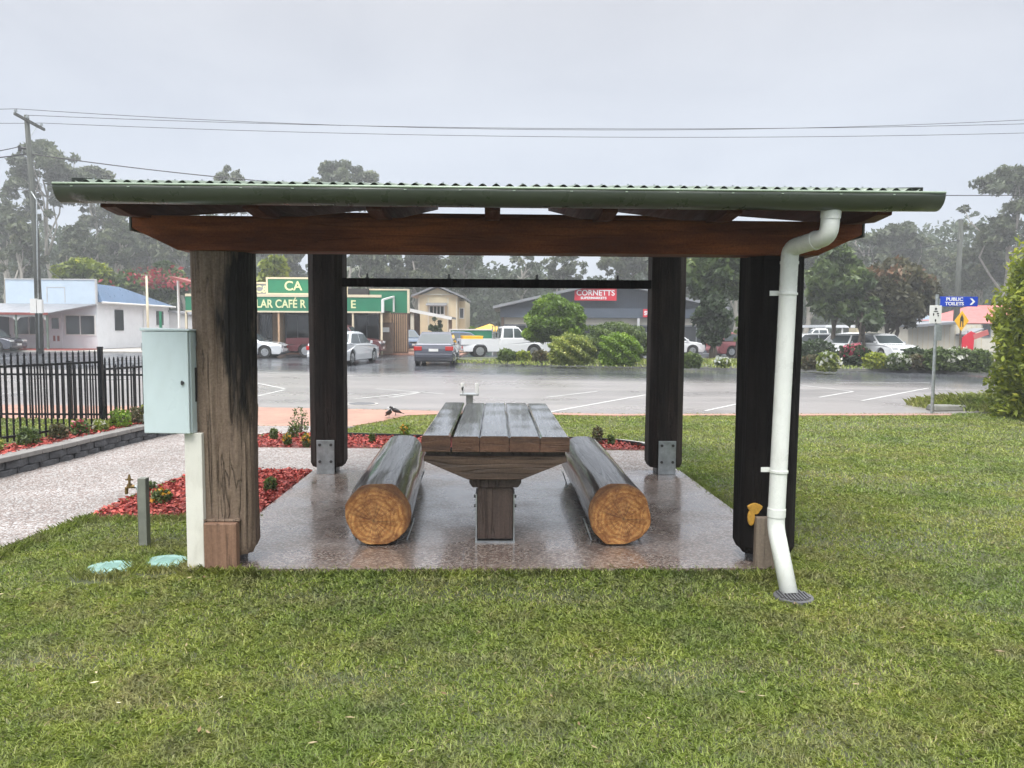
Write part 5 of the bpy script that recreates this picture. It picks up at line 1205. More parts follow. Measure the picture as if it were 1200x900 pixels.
# --- supermarket
YM = 64; s0 = P(580, 385, YM); sm_ = empty('supermarket_building', (s0.x, YM, 0), 0, 'low wide slate gabled store with a red sign', 'supermarket')
def mx(px): return P(px, 385, YM).x - s0.x
def mz(py, px=700): return P(px, py, YM).z
zE = mz(361); zK = mz(331.5)
mb = MB(); mb.prism([(mx(587), .0), (mx(840), .0), (mx(840), zE), (mx(712), zK), (mx(587), zE)], 0, 14, 'y'); mb.build('gable_wall', M['navy'], sm_)
mb = MB()
for k in range(150):
    x = mx(590) + k * .15
    if x > mx(838): break
    tz = zE + (zK - zE) * (1 - abs(x - mx(712)) / (mx(712) - mx(587))) - .12
    mb.box(x, x + .03, -.03, -.002, mz(372), max(mz(371), tz))
mb.build('cladding_ribs', M['navy'], sm_); C.objects[-1]['kind'] = 'stuff'
mb = MB()
for (xa, za_, xb, zb2) in [(mx(578), zE - .12, mx(712), zK), (mx(712), zK, mx(850), zE - .12)]:
    mb.hexa([(xa, -1.1, za_), (xb, -1.1, zb2), (xb, 14.5, zb2), (xa, 14.5, za_)], [(xa, -1.1, za_ + .22), (xb, -1.1, zb2 + .22), (xb, 14.5, zb2 + .22), (xa, 14.5, za_ + .22)])
mb.build('roof', M['grey_roof'], sm_)
mb = MB(); mb.box(mx(586), mx(850), -.5, -.04, mz(372.5), mz(361.5)); mb.build('awning_band', M['navy'], sm_)
mb = MB(); mb.box(mx(591), mx(838), -.03, -.01, mz(380.5), mz(373)); mb.box(mx(591), mx(838), -.06, -.031, mz(374), mz(372.6)); mb.build('lintel_panel', M['cream2'], sm_)
for (a, b_) in ((592, 616), (622, 660), (664, 700), (704, 744), (752, 790), (796, 836)):
    f = MB(); g_ = MB(); window(f, g_, mx(a), mx(b_), .5, mz(382), -.012, [mx((a + b_) / 2)], .08); fo = f.build('window', M['grey_roof'], sm_); g_.build('pane', M['glass'], fo)
for px in (589, 660, 747, 840): mb = MB(); mb.box(mx(px) - .1, mx(px) + .1, -.48, -.28, 0, mz(372.6)); mb.build('post', M['w_grey'] if px != 589 else M['brown'], sm_)
mb = MB(); mb.box(mx(672), mx(720.5), -.75, -.62, mz(352.5), mz(338)); sg = mb.build('store_sign', M['redsign'], sm_)
mb = MB(); mb.box(mx(676), mx(677), -.619, -.01, mz(350), mz(341)); mb.box(mx(715), mx(716), -.619, -.01, mz(350), mz(341)); mb.build('sign_bracket', M['grey_roof'], sg)
text('lettering', 'CORNETTS', .62, M['whitel'], sg, (mx(696.2), -.762, mz(344)), ext=.008, align='CENTER', sx=1.0, bold=.010)
text('lettering', 'SUPERMARKETS', .26, M['whitel'], sg, (mx(694), -.762, mz(349.8)), ext=.008, align='CENTER', sx=1.15, bold=.01)
mb = MB(); mb.box(mx(752), mx(790), -.62, -.52, mz(371.5), mz(362)); sg = mb.build('store_sign', M['redsign'], sm_); text('lettering', 'SU', .46, M['whitel'], sg, (mx(753), -.63, mz(367)), ext=.008, bold=.016)
# --- cream shed and red roofed house, right
YR = 52; s0 = P(1064, 385, YR); q_ = empty('cream_shed', (s0.x, YR, 0), 0, 'cream flat walled shed behind the sign post', 'shed')
def rx_(px): return P(px, 385, YR).x - s0.x
def rz_(py): return P(1100, py, YR).z
mb = MB(); mb.box(0, rx_(1150), 0, 6, 0, rz_(380)); mb.build('wall', M['cream2'], q_)
for px in (1072, 1082, 1094, 1104, 1122): mb = MB()
mb = MB()
for k in range(14): x = .3 + k * .36; mb.box(x, x + .03, -.02, -.002, .1, rz_(381))
mb.build('wall_batten', M['cream'], q_); C.objects[-1]['kind'] = 'stuff'
mb = MB(); mb.hexa([(rx_(1060), -.9, rz_(384)), (rx_(1118), -.9, rz_(379)), (rx_(1118), 6, rz_(376)), (rx_(1060), 6, rz_(382))], [(rx_(1060), -.9, rz_(381)), (rx_(1118), -.9, rz_(376.5)), (rx_(1118), 6, rz_(374)), (rx_(1060), 6, rz_(379))]); mb.build('roof', M['grey_roof'], q_)
mb = MB(); mb.box(rx_(1100), rx_(1114), 2.5, 4.5, rz_(374), rz_(368)); mb.build('roof_unit', M['sky_board'], q_)
f = MB(); g_ = MB(); window(f, g_, rx_(1128), rx_(1138), rz_(402), rz_(392), -.012, [], .08); fo = f.build('window', M['grey_roof'], q_); g_.build('pane', M['glass'], fo)
mb = MB(); mb.hexa([(rx_(1120), -1.4, rz_(393)), (rx_(1138), -1.4, rz_(386)), (rx_(1138), -.01, rz_(386)), (rx_(1120), -.01, rz_(393))], [(rx_(1120), -1.4, rz_(391.5)), (rx_(1138), -1.4, rz_(384.5)), (rx_(1138), -.01, rz_(384.5)), (rx_(1120), -.01, rz_(391.5))]); mb.build('door_hood', M['grey_roof'], q_)
YQ = 62; s0 = P(1120, 385, YQ); q_ = empty('red_roofed_house', (s0.x, YQ, 0), 0, 'house with a faded red hipped roof, partly behind the golden shrub', 'house')
def qx(px): return P(px, 385, YQ).x - s0.x
def qz(py): return P(1170, py, YQ).z
mb = MB(); mb.box(qx(1124), qx(1260), 0, 8, 0, qz(378)); mb.build('wall', M['cream2'], q_)
mb = MB(); mb.add([(qx(1122), -.5, qz(379)), (qx(1265), -.5, qz(379)), (qx(1265), 8.5, qz(379)), (qx(1122), 8.5, qz(379)), (qx(1172), 4, qz(356)), (qx(1215), 4, qz(356))], [(0, 1, 5, 4), (1, 2, 5), (2, 3, 4, 5), (3, 0, 4), (0, 3, 2, 1)]); mb.build('roof', M['pinkroof'], q_)
f = MB(); g_ = MB(); window(f, g_, qx(1150), qx(1160), 1.2, 2.1, -.012, [], .08); fo = f.build('window', M['grey_roof'], q_); g_.build('pane', M['glass'], fo)
# red roadside banner frame
b0 = P(1134, 412, 45); q_ = empty('red_banner_stand', (b0.x, 45, 0), 0, 'bright red upright banner with a side arm by the cream shed', 'banner stand')
zt_ = P(1134, 388, 45).z; mb = MB(); mb.prism([(-.35, .1), (.32, .1), (.34, zt_ - .5), (.45, zt_ - .15), (.15, zt_), (-.2, zt_ - .25), (-.36, zt_ - .4)], 0, .05, 'y'); mb.build('banner', M['redsign'], q_)
mb = MB(); mb.bar((.3, .02, zt_ - .35), (1.15, .02, zt_ - .05), .05, .3); mb.build('side_arm', M['pinkroof'], q_); mb = MB(); mb.box(-.03, .03, .051, .1, 0, zt_); mb.build('pole', M['galv'], q_)
# white carport structure in the parking area
YP = 60; s0 = P(955, 385, YP); q_ = empty('parking_canopy', (s0.x, YP, 0), 0, 'thin white flat canopy over the parked cars', 'canopy')
def kx(px): return P(px, 385, YP).x - s0.x
def kz(py): return P(980, py, YP).z
mb = MB(); mb.box(0, kx(1012), -2, 3, kz(384), kz(381)); mb.build('roof', M['w_board'], q_)
for px in (956, 975, 1000, 1011): mb = MB(); mb.box(kx(px) - .05, kx(px) + .05, -1.9, -1.8, 0, kz(384)); mb.build('post', M['trimw'], q_)
s0 = P(1004, 385, 66); q_ = empty('cream_kiosk', (s0.x, 66, 0), 0, 'small cream kiosk with two dark windows behind the parked cars', 'kiosk')
mb = MB(); mb.box(0, 1.35, 0, 1.5, 0, P(1010, 380, 66).z); mb.build('wall', M['cream'], q_); mb = MB(); mb.box(-.1, 1.45, -.1, 1.6, P(1010, 380, 66).z, P(1010, 378, 66).z); mb.build('roof', M['cream2'], q_)
for x in (.25, .8): mb = MB(); mb.box(x, x + .3, -.02, -.001, P(1010, 392, 66).z, P(1010, 386, 66).z); mb.build('window', M['glass'], q_)

# ================================================================ poles, wires, signs
PP = Vector((P(47, 411, 44).x, 44, 0)); ptop = P(31, 135, 44)
pr = empty('power_pole', PP, 0, 'tall weathered timber power pole with a crossarm, far left', 'power pole'); H_ = ptop.z
mb = MB(); mb.tube([(0, 0, -.1), (0, 0, H_ * .5), (ptop.x - PP.x if abs(ptop.x - PP.x) < .6 else -.3, 0, H_)], [.20, .165, .125], 14); mb.build('pole', M['pole'], pr, smooth=True)
tx = max(-.6, ptop.x - PP.x)
za = P(31, 146, 44).z; a0 = P(17, 133, 42.9); a1 = P(52, 152, 45.2)
A0 = Vector((a0.x - PP.x, -1.1, a0.z)); A1 = Vector((a1.x - PP.x, 1.2, a1.z)); MID = (A0 + A1) / 2
mb = MB(); mb.bar(A0, A1, .12, .14); mb.build('crossarm', M['pole'], pr)
ins = []
for t_ in (.04, .42, .9):
    p = A0.lerp(A1, t_); mb = MB(); mb.cyl((p.x, p.y, p.z + .06), .03, .1); mb.cyl((p.x, p.y, p.z + .14), .085, .06); mb.cyl((p.x, p.y, p.z + .21), .065, .06); mb.build('insulator', M['galv'], pr); ins.append(PP + p + Vector((0, 0, .29)))
mb = MB(); mb.tube([A0.lerp(A1, .75), (tx, 0, za - .9)], .025, 6); mb.build('brace', M['galv'], pr)
l1 = P(24, 173, 43.8); mb = MB(); mb.tube([(l1.x - PP.x - .15, -.1, l1.z), (tx + .1, 0, l1.z)], .07, 8); mb.cyl((l1.x - PP.x - .1, -.1, l1.z - .18), .09, .3); mb.build('low_voltage_bracket', M['black'], pr)
mb = MB(); mb.tube([(tx + .2, -.16, P(36, 225, 44).z), (.24, -.2, P(40, 235, 44).z), (.16, -.2, P(44, 300, 44).z), (.1, -.22, .3)], .035, 6); mb.build('cable_conduit', M['galv'], pr, smooth=True)
bz0, bz1 = P(48, 367, 43.7).z, P(48, 350, 43.7).z; mb = MB(); mb.box(-.22, .12, -.42, -.20, bz0, bz1); mb.box(.14, .42, -.38, -.2, bz0, bz1 - .05); mb.build('meter_box', M['signw'], pr)
s = bpy.data.objects.new('x', None)
def wire(name, pts, r, label, sag=0.0, n=30):
    mb = MB(); out = []
    for a, b_ in zip(pts[:-1], pts[1:]):
        a = Vector(a); b_ = Vector(b_)
        for i in range(n): t_ = i / n; p = a.lerp(b_, t_); p.z -= sag * 4 * t_ * (1 - t_); out.append(p)
    out.append(Vector(pts[-1])); mb.tube(out, r, 5); o = mb.build(name, M['black']); tag(o, label, 'cable', 'overhead cables'); return o
def farend(px1, py1, Y1, sag_px=None): return P(px1, py1, Y1)
wire('power_line', [ins[0], P(1330, 133, 47)], .016, 'topmost thin power line running right from the pole crossarm', 1.05)
wire('power_line', [ins[1], P(1330, 141, 47.2)], .016, 'thin power line just under the topmost one', .62)
wire('power_line', [ins[2], P(1330, 152, 48)], .016, 'lowest of the three high power lines over the shelter', .62)
wire('power_line', [ins[0], P(-160, 124, 43)], .016, 'thin high power line leaving the crossarm to the left, upper', .1)
wire('power_line', [ins[2], P(-160, 139, 45)], .016, 'thin high power line leaving the crossarm to the left, lower', .1)
wire('service_cable', [PP + Vector((tx, 0, P(34, 180, 44).z)), P(330, 214, 45.5), P(1105, 229, 50), P(1400, 222, 50)], .03, 'thick dark service cable passing behind the shelter roof', .12)
wire('service_cable', [PP + Vector((tx - .3, -.1, l1.z + .1)), P(-60, 183, 42)], .025, 'dark cable leaving the pole to the left edge, upper', .1)
wire('service_cable', [PP + Vector((tx, 0, P(34, 180, 44).z)), P(-60, 187, 42)], .035, 'dark cable leaving the pole to the left edge, lower', .1)
wire('service_cable', [PP + Vector((.1, -.1, P(45, 305, 44).z)), P(75, 328, 50)], .02, 'short cable dropping from the pole to the blue parapet', .1)
q0 = P(1119, 410, 58); q1 = P(1121, 258, 58); fp_ = empty('far_power_pole', (q0.x, 58, 0), 0, 'plain grey power pole rising behind the blue sign, far right', 'power pole')
mb = MB(); mb.tube([(0, 0, 0), (0, 0, q1.z)], [.24, .16], 12); mb.build('pole', M['pole'], fp_, smooth=True); mb = MB(); mb.cyl((0, 0, q1.z), .17, .08); mb.build('cap', M['grey_roof'], fp_)
mb = MB(); mb.tube([(-.25, -.05, q1.z - 1.5), (0, -.1, q1.z - 1.5)], .06, 6); mb.build('bracket', M['black'], fp_)
wire('service_cable', [Vector((q0.x - .2, 58, q1.z - 1.5)), P(1000, 298, 62)], .025, 'cable dropping left from the plain grey pole into the trees', .2)
# roadside sign post
g = G(1092, 485); rs = empty('sign_post', g, 0, 'slim steel post with a blue arrow sign and a white sign', 'sign post')
Yg = g.y
def sx_(px): return P(px, 385, Yg).x - g.x
def sz_(py): return P(1100, py, Yg).z
mb = MB(); mb.cyl((0, 0, 0), .03, sz_(345)); mb.build('post', M['galv'], rs, smooth=False)
mb = MB(); mb.box(sx_(1100), sx_(1144), -.012, .012, sz_(359), sz_(347.5)); bs_ = mb.build('blue_sign_blade', M['bluesign'], rs, bevel=.004)
mb = MB(); mb.box(.0, sx_(1101), -.01, .01, sz_(357), sz_(350)); mb.build('blade_bracket', M['galv'], rs)
text('lettering', 'PUBLIC', .088, M['whitel'], bs_, (sx_(1116.5), -.017, sz_(350.7)), ext=.003, align='CENTER', sx=1.15, bold=.002)
text('lettering', 'TOILETS', .088, M['whitel'], bs_, (sx_(1116.5), -.017, sz_(356)), ext=.003, align='CENTER', sx=1.1, bold=.002)
x0 = sx_(1134.5); z0, zc, z1 = sz_(357), sz_(353.2), sz_(349.5); mb = MB(); mb.prism([(x0, z1), (x0 + .04, z1), (x0 + .10, zc), (x0 + .04, z0), (x0, z0), (x0 + .055, zc)], -.018, -.0125, 'y'); mb.build('chevron', M['whitel'], bs_)
mb = MB(); mb.box(sx_(1087), sx_(1101), -.052, -.036, sz_(379), sz_(358)); ws = mb.build('white_sign_plate', M['signw'], rs, bevel=.004)
mb = MB()
for (px, py, a, b_) in ((1094, 362, .022, .022), (1091.5, 368.5, .012, .03), (1096.5, 367.5, .02, .014), (1097, 370, .012, .014), (1094, 375.5, .014, .028), (1094, 365, .045, .010)): mb.prism([(sx_(px) + a * math.cos(k * .785), sz_(py) + b_ * math.sin(k * .785)) for k in range(8)], -.058, -.0525, 'y')
mb.build('symbol', M['black'], ws)
mb = MB(); mb.box(sx_(1097), sx_(1103), -.03, .03, sz_(399), sz_(380)); mb.build('junction_box', M['galv'], rs, bevel=.004)
# yellow warning sign
g = P(1125, 412, 31.5); ys_ = empty('warning_sign', (g.x, 31.5, .1), 0, 'yellow diamond warning sign on a thin post', 'warning sign')
zc = P(1125, 376, 31.5).z - .1; mb = MB(); mb.cyl((0, .03, 0), .035, zc + .3); mb.build('post', M['brown'], ys_)
mb = MB(); mb.prism([(-.30, zc), (0, zc - .42), (.30, zc), (0, zc + .42)], -.02, .0, 'y'); pl_ = mb.build('plate', M['yellow'], ys_, bevel=.01)
mb = MB(); mb.prism([(-.07, zc - .25), (-.035, zc - .25), (-.02, zc - .02), (.02, zc - .02), (.035, zc - .25), (.07, zc - .25), (.07, zc + .1), (0, zc + .28), (-.07, zc + .1)], -.026, -.0205, 'y'); mb.build('symbol', M['black'], pl_)
# magpies on the lawn
def bird(px, py, rz, label):
    g = G(px, py); b = empty('magpie', g, rz, label, 'bird', 'birds on the lawn')
    b.scale = (.78, .78, .78)
    mb = MB(); mb.tube([(0, .155, .075), (0, .10, .105), (0, .05, .125), (0, -.01, .15), (0, -.06, .18), (0, -.085, .21), (0, -.115, .22), (0, -.135, .215)], [.012, .028, .045, .052, .042, .030, .028, .012], 10); mb.build('body', M['feather_b'], b, smooth=True)
    mb = MB(); mb.tube([(0, -.132, .216), (0, -.175, .205)], [.009, .002], 6); mb.build('beak', M['galv'], b)
    mb = MB(); mb.bar((0, .07, .12), (0, .21, .055), .045, .012); mb.build('tail', M['feather_b'], b)
    for s in (-1, 1):
        mb = MB(); mb.tube([(s * .045, -.03, .16), (s * .05, .03, .14), (s * .03, .12, .10)], [.018, .026, .006], 6); mb.build('wing', M['feather_b'], b)
        mb = MB(); mb.tube([(s * .018, .01, .11), (s * .02, .012, .0)], .004, 5); mb.build('leg', M['feather_b'], b)
    mb = MB(); mb.tube([(0, -.045, .205), (0, -.02, .20)], [.028, .02], 8); mb.build('nape', M['feather_w'], b)

bird(456, 491, R(30), 'small dark bird standing on the lawn, nearer one'); bird(463, 488, R(-70), 'small dark bird pecking at the lawn edge, farther one')
# fallen clippings and litter on the lawn are in the grass; stainless fountain beyond the table
g = P(557, 470, 14.1); fo = empty('drinking_fountain', (g.x, 12.2, 0), 0, 'small pale steel drinking fountain beyond the far end of the table', 'drinking fountain')
def dz_(py): return P(557, py, 12.2).z
mb = MB(); mb.box(-.055, .055, -.05, .05, 0, dz_(462)); mb.box(-.15, .15, -.12, .12, dz_(463), dz_(461)); mb.build('pedestal', M['galv'], fo, bevel=.004)
for s, px in ((-1, 548), (1, 564)): mb = MB(); mb.cyl((s * .115, 0, dz_(461)), .03, dz_(449) - dz_(461)); mb.build('upright', M['signw'], fo); 
mb = MB(); mb.cyl((-.115, -.045, dz_(455)), .02, .012, 'z'); mb.tube([(-.115, -.05, dz_(457)), (-.10, -.07, dz_(453))], .012, 6); mb.build('bubbler', M['black'], fo)

# ================================================================ vehicles (local +Y is forward)
def wheel_at(x, y, r, w_, root, side):
    mb = MB(); mb.cyl((x - w_ / 2, y, r), r, w_, 'x', 28); t_ = mb.build('wheel', M['tyre'], root, bevel=.02)
    mb = MB(); xs = x + side * w_ / 2; mb.cyl((xs - side * .01, y, r), r * .62, side * .018, 'x', 20); mb.cyl((xs, y, r), r * .16, side * .03, 'x', 10)
    for k in range(5): a = k * 2 * math.pi / 5; mb.bar((xs + side * .012, y, r), (xs + side * .012, y + math.cos(a) * r * .58, r + math.sin(a) * r * .58), .05, .03)
    mb.build('rim', M['rim'], t_)
def car(name, label, pos, rz, paint_, L=4.5, W=1.75, H=1.42, kind='sedan', group='parked cars'):
    root = empty(name, pos, rz, label, 'ute' if kind == 'ute' else 'car', group); y0, y1 = -L / 2, L / 2; r = .31 if kind != 'ute' else .36
    wb = [y0 + L * .20, y1 - L * .19]; zb = .20 if kind != 'ute' else .34
    zbelt = H * .62; zh = H * .56; zt_ = H * .655 if kind == 'sedan' else H * .62
    def arc(yc, rr): return [(yc + rr * math.cos(a), r + rr * math.sin(a)) for a in [math.pi * k / 8 for k in range(9)]]
    out = [(y0 + .04, zb + .05)] ; bot = []
    ra = r + .05
    pr_ = [(y0 + .03, zb + .12), (y0, H * .38), (y0 + .03, H * .50), (y0 + .10, zt_)]
    if kind == 'sedan': pr_ += [(y0 + L * .16, zt_ + .035), (y0 + L * .30, zbelt + .02)]
    elif kind == 'hatch': pr_ += [(y0 + L * .06, zbelt)]
    else: pr_ = [(y0 + .03, zb + .3), (y0 + .0, .62), (y0 + .02, .68), (y0 + L * .42, .70), (y0 + L * .43, zbelt)]
    pr_ += [(y1 - L * .33, zbelt), (y1 - L * .27, zbelt - .01), (y1 - L * .12, zh + .02), (y1 - .12, zh - .07), (y1 - .01, H * .42), (y1, H * .34), (y1 - .05, zb + .06)]
    # bottom edge with wheel arches (front to back)
    fa = arc(wb[1], ra); ba = arc(wb[0], ra)
    pr_ += [(y1 - .12, zb)] + [(wb[1] + ra, zb)] + fa[1:-1] + [(wb[1] - ra, zb), (wb[0] + ra, zb)] + ba[1:-1] + [(wb[0] - ra, zb), (y0 + .10, zb)]
    mb = MB(); n = len(pr_); sl_ = []
    for s, wz in ((-1, 1), (-.93, 1.0), (.93, 1.0), (1, 1)): pass
    xs = [-W / 2, -W / 2 + .10, W / 2 - .10, W / 2]; V = []
    for j, x in enumerate(xs):
        edge = j in (0, 3)
        for (y, z) in pr_:
            tz = max(0, (z - H * .42)) / H
            endf = 1 - max(0, abs(y) / (L / 2) - .80) * .45
            xx = x * endf * (1 - .12 * tz * (1 if edge else .5)); zz = z - (.03 if edge and z > H * .5 else 0)
            V.append((xx, y, zz))
    F = [tuple(range(n - 1, -1, -1)), tuple(3 * n + k for k in range(n))]
    for j in range(3): F += [(j * n + k, j * n + (k + 1) % n, (j + 1) * n + (k + 1) % n, (j + 1) * n + k) for k in range(n)]
    mb.add(V, F); body = mb.build('body', paint_, root, bevel=.03, seg=3)
    # cabin
    if kind == 'sedan': cab = [(y0 + L * .15, zbelt + .0), (y0 + L * .27, H * .95), (y0 + L * .36, H), (y0 + L * .50, H * .995), (y1 - L * .40, H * .945), (y1 - L * .245, zbelt - .03)]
    elif kind == 'hatch': cab = [(y0 + L * .03, zbelt), (y0 + L * .09, H * .95), (y0 + L * .2, H), (y0 + L * .45, H), (y1 - L * .38, H * .95), (y1 - L * .22, zbelt - .03)]
    else: cab = [(y0 + L * .43, zbelt - .1), (y0 + L * .455, H * .965), (y0 + L * .50, H), (y1 - L * .40, H), (y1 - L * .36, H * .955), (y1 - L * .255, zbelt - .03)]
    zb_ = zbelt - .03; wbz = W / 2 * .935; wtz = W / 2 * .74
    def xw(z): return wbz + (wtz - wbz) * max(0, (z - zb_)) / (H - zb_)
    mb = MB(); m_ = len(cab); V = [(-xw(z), y, z) for (y, z) in cab] + [(xw(z), y, z) for (y, z) in cab]
    mb.add(V, [tuple(range(m_)), tuple(range(2 * m_ - 1, m_ - 1, -1))] + [(k, k + m_, (k + 1) % m_ + m_, (k + 1) % m_) for k in range(m_)])
    mb.build('cabin', paint_, root, bevel=.045, seg=3)
    def lp(a, b_, t_): return (a[0] + (b_[0] - a[0]) * t_, a[1] + (b_[1] - a[1]) * t_)
    # glass
    def cross(a, b_, t0, t1, off, mar=.07):
        p, q = lp(a, b_, t0), lp(a, b_, t1); d = Vector((q[0] - p[0], q[1] - p[1])).normalized(); nr = Vector((d.y, -d.x)) * off
        if (nr.x * (1 if a[0] > 0 else -1)) < 0: nr = -nr
        mb = MB(); pl = []
        for (y, z) in (p, q):
            w2 = xw(z) - mar; pl.append((y + nr.x, z + nr.y, w2))
        V = [(-pl[0][2], pl[0][0], pl[0][1]), (pl[0][2], pl[0][0], pl[0][1]), (pl[1][2], pl[1][0], pl[1][1]), (-pl[1][2], pl[1][0], pl[1][1])]
        V2 = [(x, y - nr.x * 1.6, z - nr.y * 1.6) for x, y, z in V]
        mb.hexa(V2, V); return mb
    cross(cab[0], cab[1], .06, .93, .008).build('rear_window', M['carglass'], root, bevel=.006)
    cross(cab[-1], cab[-2], .06, .93, .008).build('windscreen', M['carglass'], root, bevel=.006)
    zg0, zg1 = zbelt + .03, H * .925
    def yat(a, b_, z): t_ = (z - a[1]) / (b_[1] - a[1]); return a[0] + (b_[0] - a[0]) * t_
    yr0, yr1 = yat(cab[0], cab[1], zg0) + .14, yat(cab[0], cab[1], zg1) + .10; yf0, yf1 = yat(cab[-1], cab[-2], zg0) - .10, yat(cab[-1], cab[-2], zg1) - .06
    ym = (yr0 + yf0) / 2 - .05
    for s in (-1, 1):
        for (a0, a1, b0, b1) in ((yr0, yr1, ym - .03, ym - .03), (ym + .03, ym + .03, yf0, yf1)):
            mb = MB(); V = [(s * (xw(zg0) + .006), a0, zg0), (s * (xw(zg0) + .006), b0, zg0), (s * (xw(zg1) + .006), b1, zg1), (s * (xw(zg1) + .006), a1, zg1)]
            V2 = [(x - s * .02, y, z) for x, y, z in V]; mb.hexa(V2, V); mb.build('side_window', M['carglass'], root)
        mb = MB(); mb.box(s * W / 2 * .93 - .02 + s * .06, s * W / 2 * .93 + .02 + s * .10, yf0 - .12, yf0 + .02, zbelt + .0, zbelt + .13); mb.build('mirror', paint_, root, bevel=.02)
        # lamps
        if kind != 'ute': mb = MB(); x = s * (W / 2 - .22); mb.box(x - .17, x + .17, y0 - .012, y0 + .12, H * .455, H * .575); mb.build('tail_light', M['tail'], root, bevel=.012)
        else: mb = MB(); x = s * (W / 2 - .12); mb.box(x - .08, x + .08, y0 - .03, y0 + .03, .50, .62); mb.build('tail_light', M['tail'], root)
        mb = MB(); x = s * (W / 2 - .27); mb.box(x - .17, x + .17, y1 - .11, y1 + .004, H * .425, H * .50); mb.build('headlight', M['head'], root, bevel=.012)
        for yw in wb: wheel_at(s * (W / 2 - .13), yw, r, .20, root, s)
    mb = MB(); mb.box(-W / 2 + .09, W / 2 - .09, y0 - .05, y0 + .12, H * .235, H * .365); mb.build('rear_bumper', paint_, root, bevel=.035, seg=3)
    mb = MB(); mb.box(-W / 2 + .12, W / 2 - .12, y1 - .12, y1 + .035, H * .215, H * .35); mb.build('front_bumper', paint_, root, bevel=.035, seg=3)
    mb = MB(); mb.box(-.35, .35, y1 - .08, y1 + .012, H * .37, H * .44); mb.build('grille', M['black'], root, bevel=.01)
    for yy, s in ((y0 - (.016 if kind != 'ute' else .02), -1), (y1 + .04, 1)): mb = MB(); z = H * .43 if s < 0 else H * .27; mb.box(-.2, .2, yy - .006, yy + .006, z, z + .11); mb.build('number_plate', M['plate'], root)
    mb = MB(); mb.box(-W / 2 + .18, W / 2 - .18, y0 + .25, y1 - .25, zb - .03, zb + .08); mb.build('underbody', M['black'], root)
    if kind == 'ute':
        mb = MB(); mb.box(-W / 2 + .02, W / 2 - .02, y0 - .05, y0 + L * .415, .705, .76); mb.box(-W / 2 + .02, W / 2 - .02, y0 - .05, y0 - .01, .76, 1.02)
        mb.box(-W / 2 + .02, -W / 2 + .06, y0 - .01, y0 + L * .415, .76, 1.02); mb.box(W / 2 - .06, W / 2 - .02, y0 - .01, y0 + L * .415, .76, 1.02); mb.build('tray', paint_, root)
        mb = MB()
        for x in (-W / 2 + .06, 0, W / 2 - .06): mb.bar((x, y0 + L * .40, .76), (x, y0 + L * .40, H + .02), .05, .05)
        mb.bar((-W / 2 + .06, y0 + L * .40, H), (W / 2 - .06, y0 + L * .40, H), .05, .05); mb.bar((-W / 2 + .06, y0 + L * .40, H * .8), (W / 2 - .06, y0 + L * .40, H * .8), .05, .05)
        mb.build('headboard_rack', M['galv'], root)
    return root
g = G(507, 429); ps = car('sedan_car', 'dark grey blue sedan seen from behind, parked across the road', (g.x, g.y + 2.2, .004), R(1), M['greycar'], 4.45, 1.76, 1.43)
g = G(427, 429); car('sedan_car', 'silver sedan with red tail lamps, parked beside the rear left post', (g.x - 1.25, g.y + 2.1, .004), R(-9), M['silver'], 4.5, 1.76, 1.43)
g = G(318, 420); car('sedan_car', 'silver sedan side on between the two left posts', (g.x - 1.75, g.y + .9, .004), R(-90), M['silver'], 4.5, 1.74, 1.40)
g = G(362, 419); ru = car('utility_truck', 'dark maroon ute side on behind the rear left post', (g.x + 1.40, g.y + .5, .004), R(-90), M['redute'], 4.9, 1.8, 1.75, 'ute')
g = P(600, 385, 42.5); wu = car('utility_truck', 'white ute with a steel rack and tray, facing right', (g.x - .45, 42.5, .012), R(-78), M['whitecar'], 4.9, 1.8, 1.72, 'ute')
u_ = P(566, 400, 41.9); q_ = empty('yellow_toolbox', (wu.location.x - 1.75, 42.2, .79), R(12), 'yellow tool box riding on the tray of the white ute', 'tool box')
mb = MB(); mb.box(-.55, .55, -.4, .4, 0, .34); mb.build('box', M['yellow'], q_, bevel=.02); mb = MB(); mb.box(-.57, .57, -.42, .42, .342, .40); mb.build('lid', M['yellow'], q_, bevel=.01)
g = P(543, 385, 48); car('sedan_car', 'dark blue car nose on beside the screened enclosure', (g.x, 48, .1), R(-84), M['bluecar'], 4.3, 1.74, 1.30)
g = P(470, 385, 50); car('hatchback_car', 'small blue hatchback under the lean-to beside the cafe', (g.x, 51, .1), R(-150), M['bluecar'], 3.9, 1.7, 1.42, 'hatch')
g = P(857, 385, 46); car('hatchback_car', 'faded red hatchback half hidden by the dark round bush', (g.x + .7, 46, .012), R(-75), M['pinkcar'], 4.0, 1.7, 1.45, 'hatch')
g = P(808, 385, 48); car('hatchback_car', 'white hatchback just showing right of the rear right post', (g.x - 1.2, 48, .012), R(-90), M['whitecar'], 4.0, 1.7, 1.42, 'hatch')
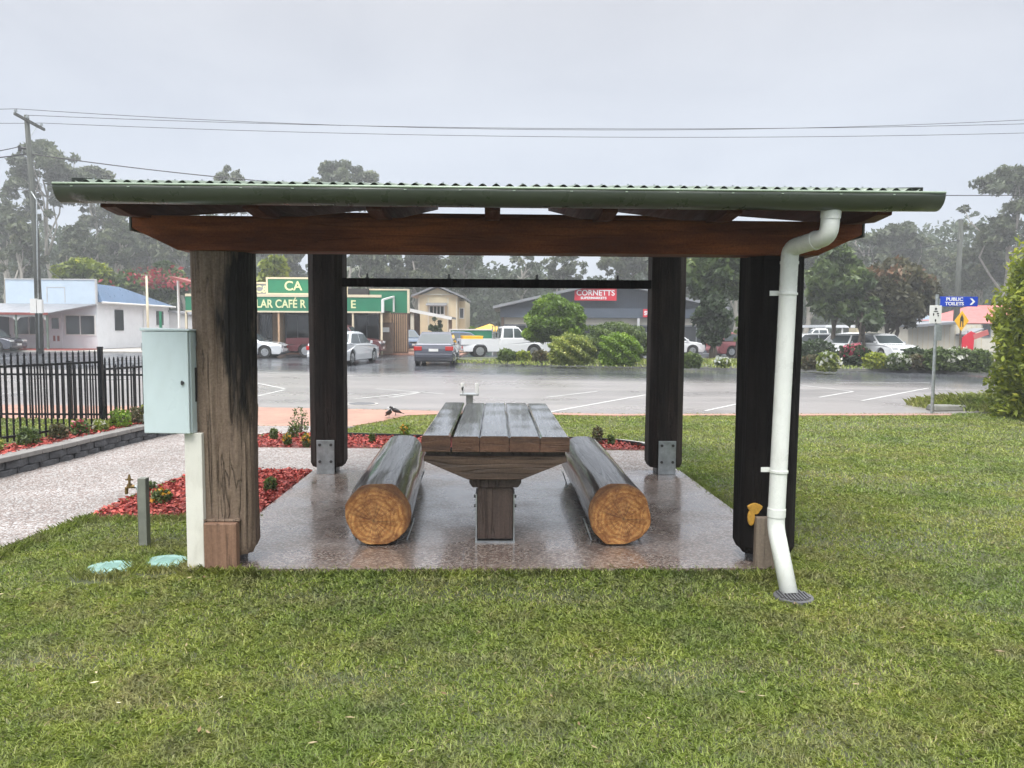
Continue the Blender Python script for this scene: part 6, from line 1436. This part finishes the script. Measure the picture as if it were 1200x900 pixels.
g = P(1046, 385, 42); car('sedan_car', 'white sedan facing the road under the rusty tree', (g.x, 43.5, .012), R(190), M['whitecar'], 4.6, 1.82, 1.45)
g = P(998, 385, 43); car('hatchback_car', 'white hatchback left of the white sedan, angled', (g.x + .2, 44.3, .012), R(130), M['whitecar'], 4.1, 1.74, 1.42, 'hatch')
g = P(964, 385, 56); car('utility_truck', 'white ute parked under the white canopy', (g.x, 56, .012), R(80), M['whitecar'], 4.9, 1.8, 1.75, 'ute')
g = P(990, 385, 54); car('hatchback_car', 'pale hatchback between the ute and the kiosk', (g.x, 54, .012), R(60), M['silver'], 4.0, 1.74, 1.45, 'hatch')
g = P(948, 385, 47); car('hatchback_car', 'white hatchback just right of the front right post', (g.x, 47.5, .012), R(100), M['whitecar'], 4.0, 1.74, 1.42, 'hatch')
g = P(-4, 385, 46); car('hatchback_car', 'dark car half cut by the left edge before the veranda', (g.x - 1.0, 46.4, .012), R(-90), M['greycar'], 4.1, 1.74, 1.45, 'hatch')

# ================================================================ humid air
hz_m = bpy.data.materials.new('humid_air'); hz_m.use_nodes = True; t_ = hz_m.node_tree
for n_ in list(t_.nodes):
    if n_.type != 'OUTPUT_MATERIAL': t_.nodes.remove(n_)
pv = t_.nodes.new('ShaderNodeVolumePrincipled'); pv.inputs['Color'].default_value = (.93, .95, .97, 1); pv.inputs['Density'].default_value = .0019; pv.inputs['Anisotropy'].default_value = .2
t_.links.new(pv.outputs[0], t_.nodes['Material Output'].inputs['Volume'])
mb = MB(); mb.box(-310, 310, -12, 340, -1, 32); hz_ = mb.build('haze', hz_m); tag(hz_, 'thin damp haze filling the air', 'haze', kind='stuff')

# ================================================================ render settings
sc = bpy.context.scene
sc.view_settings.view_transform = 'Standard'; sc.view_settings.look = 'None'; sc.view_settings.gamma = 1
sc.view_settings.exposure = 0.85
sc.cycles.use_denoising = True
sc.cycles.max_bounces = 6; sc.cycles.diffuse_bounces = 3; sc.cycles.glossy_bounces = 3; sc.cycles.transmission_bounces = 3; sc.cycles.volume_bounces = 0
sc.cycles.caustics_reflective = False; sc.cycles.caustics_refractive = False
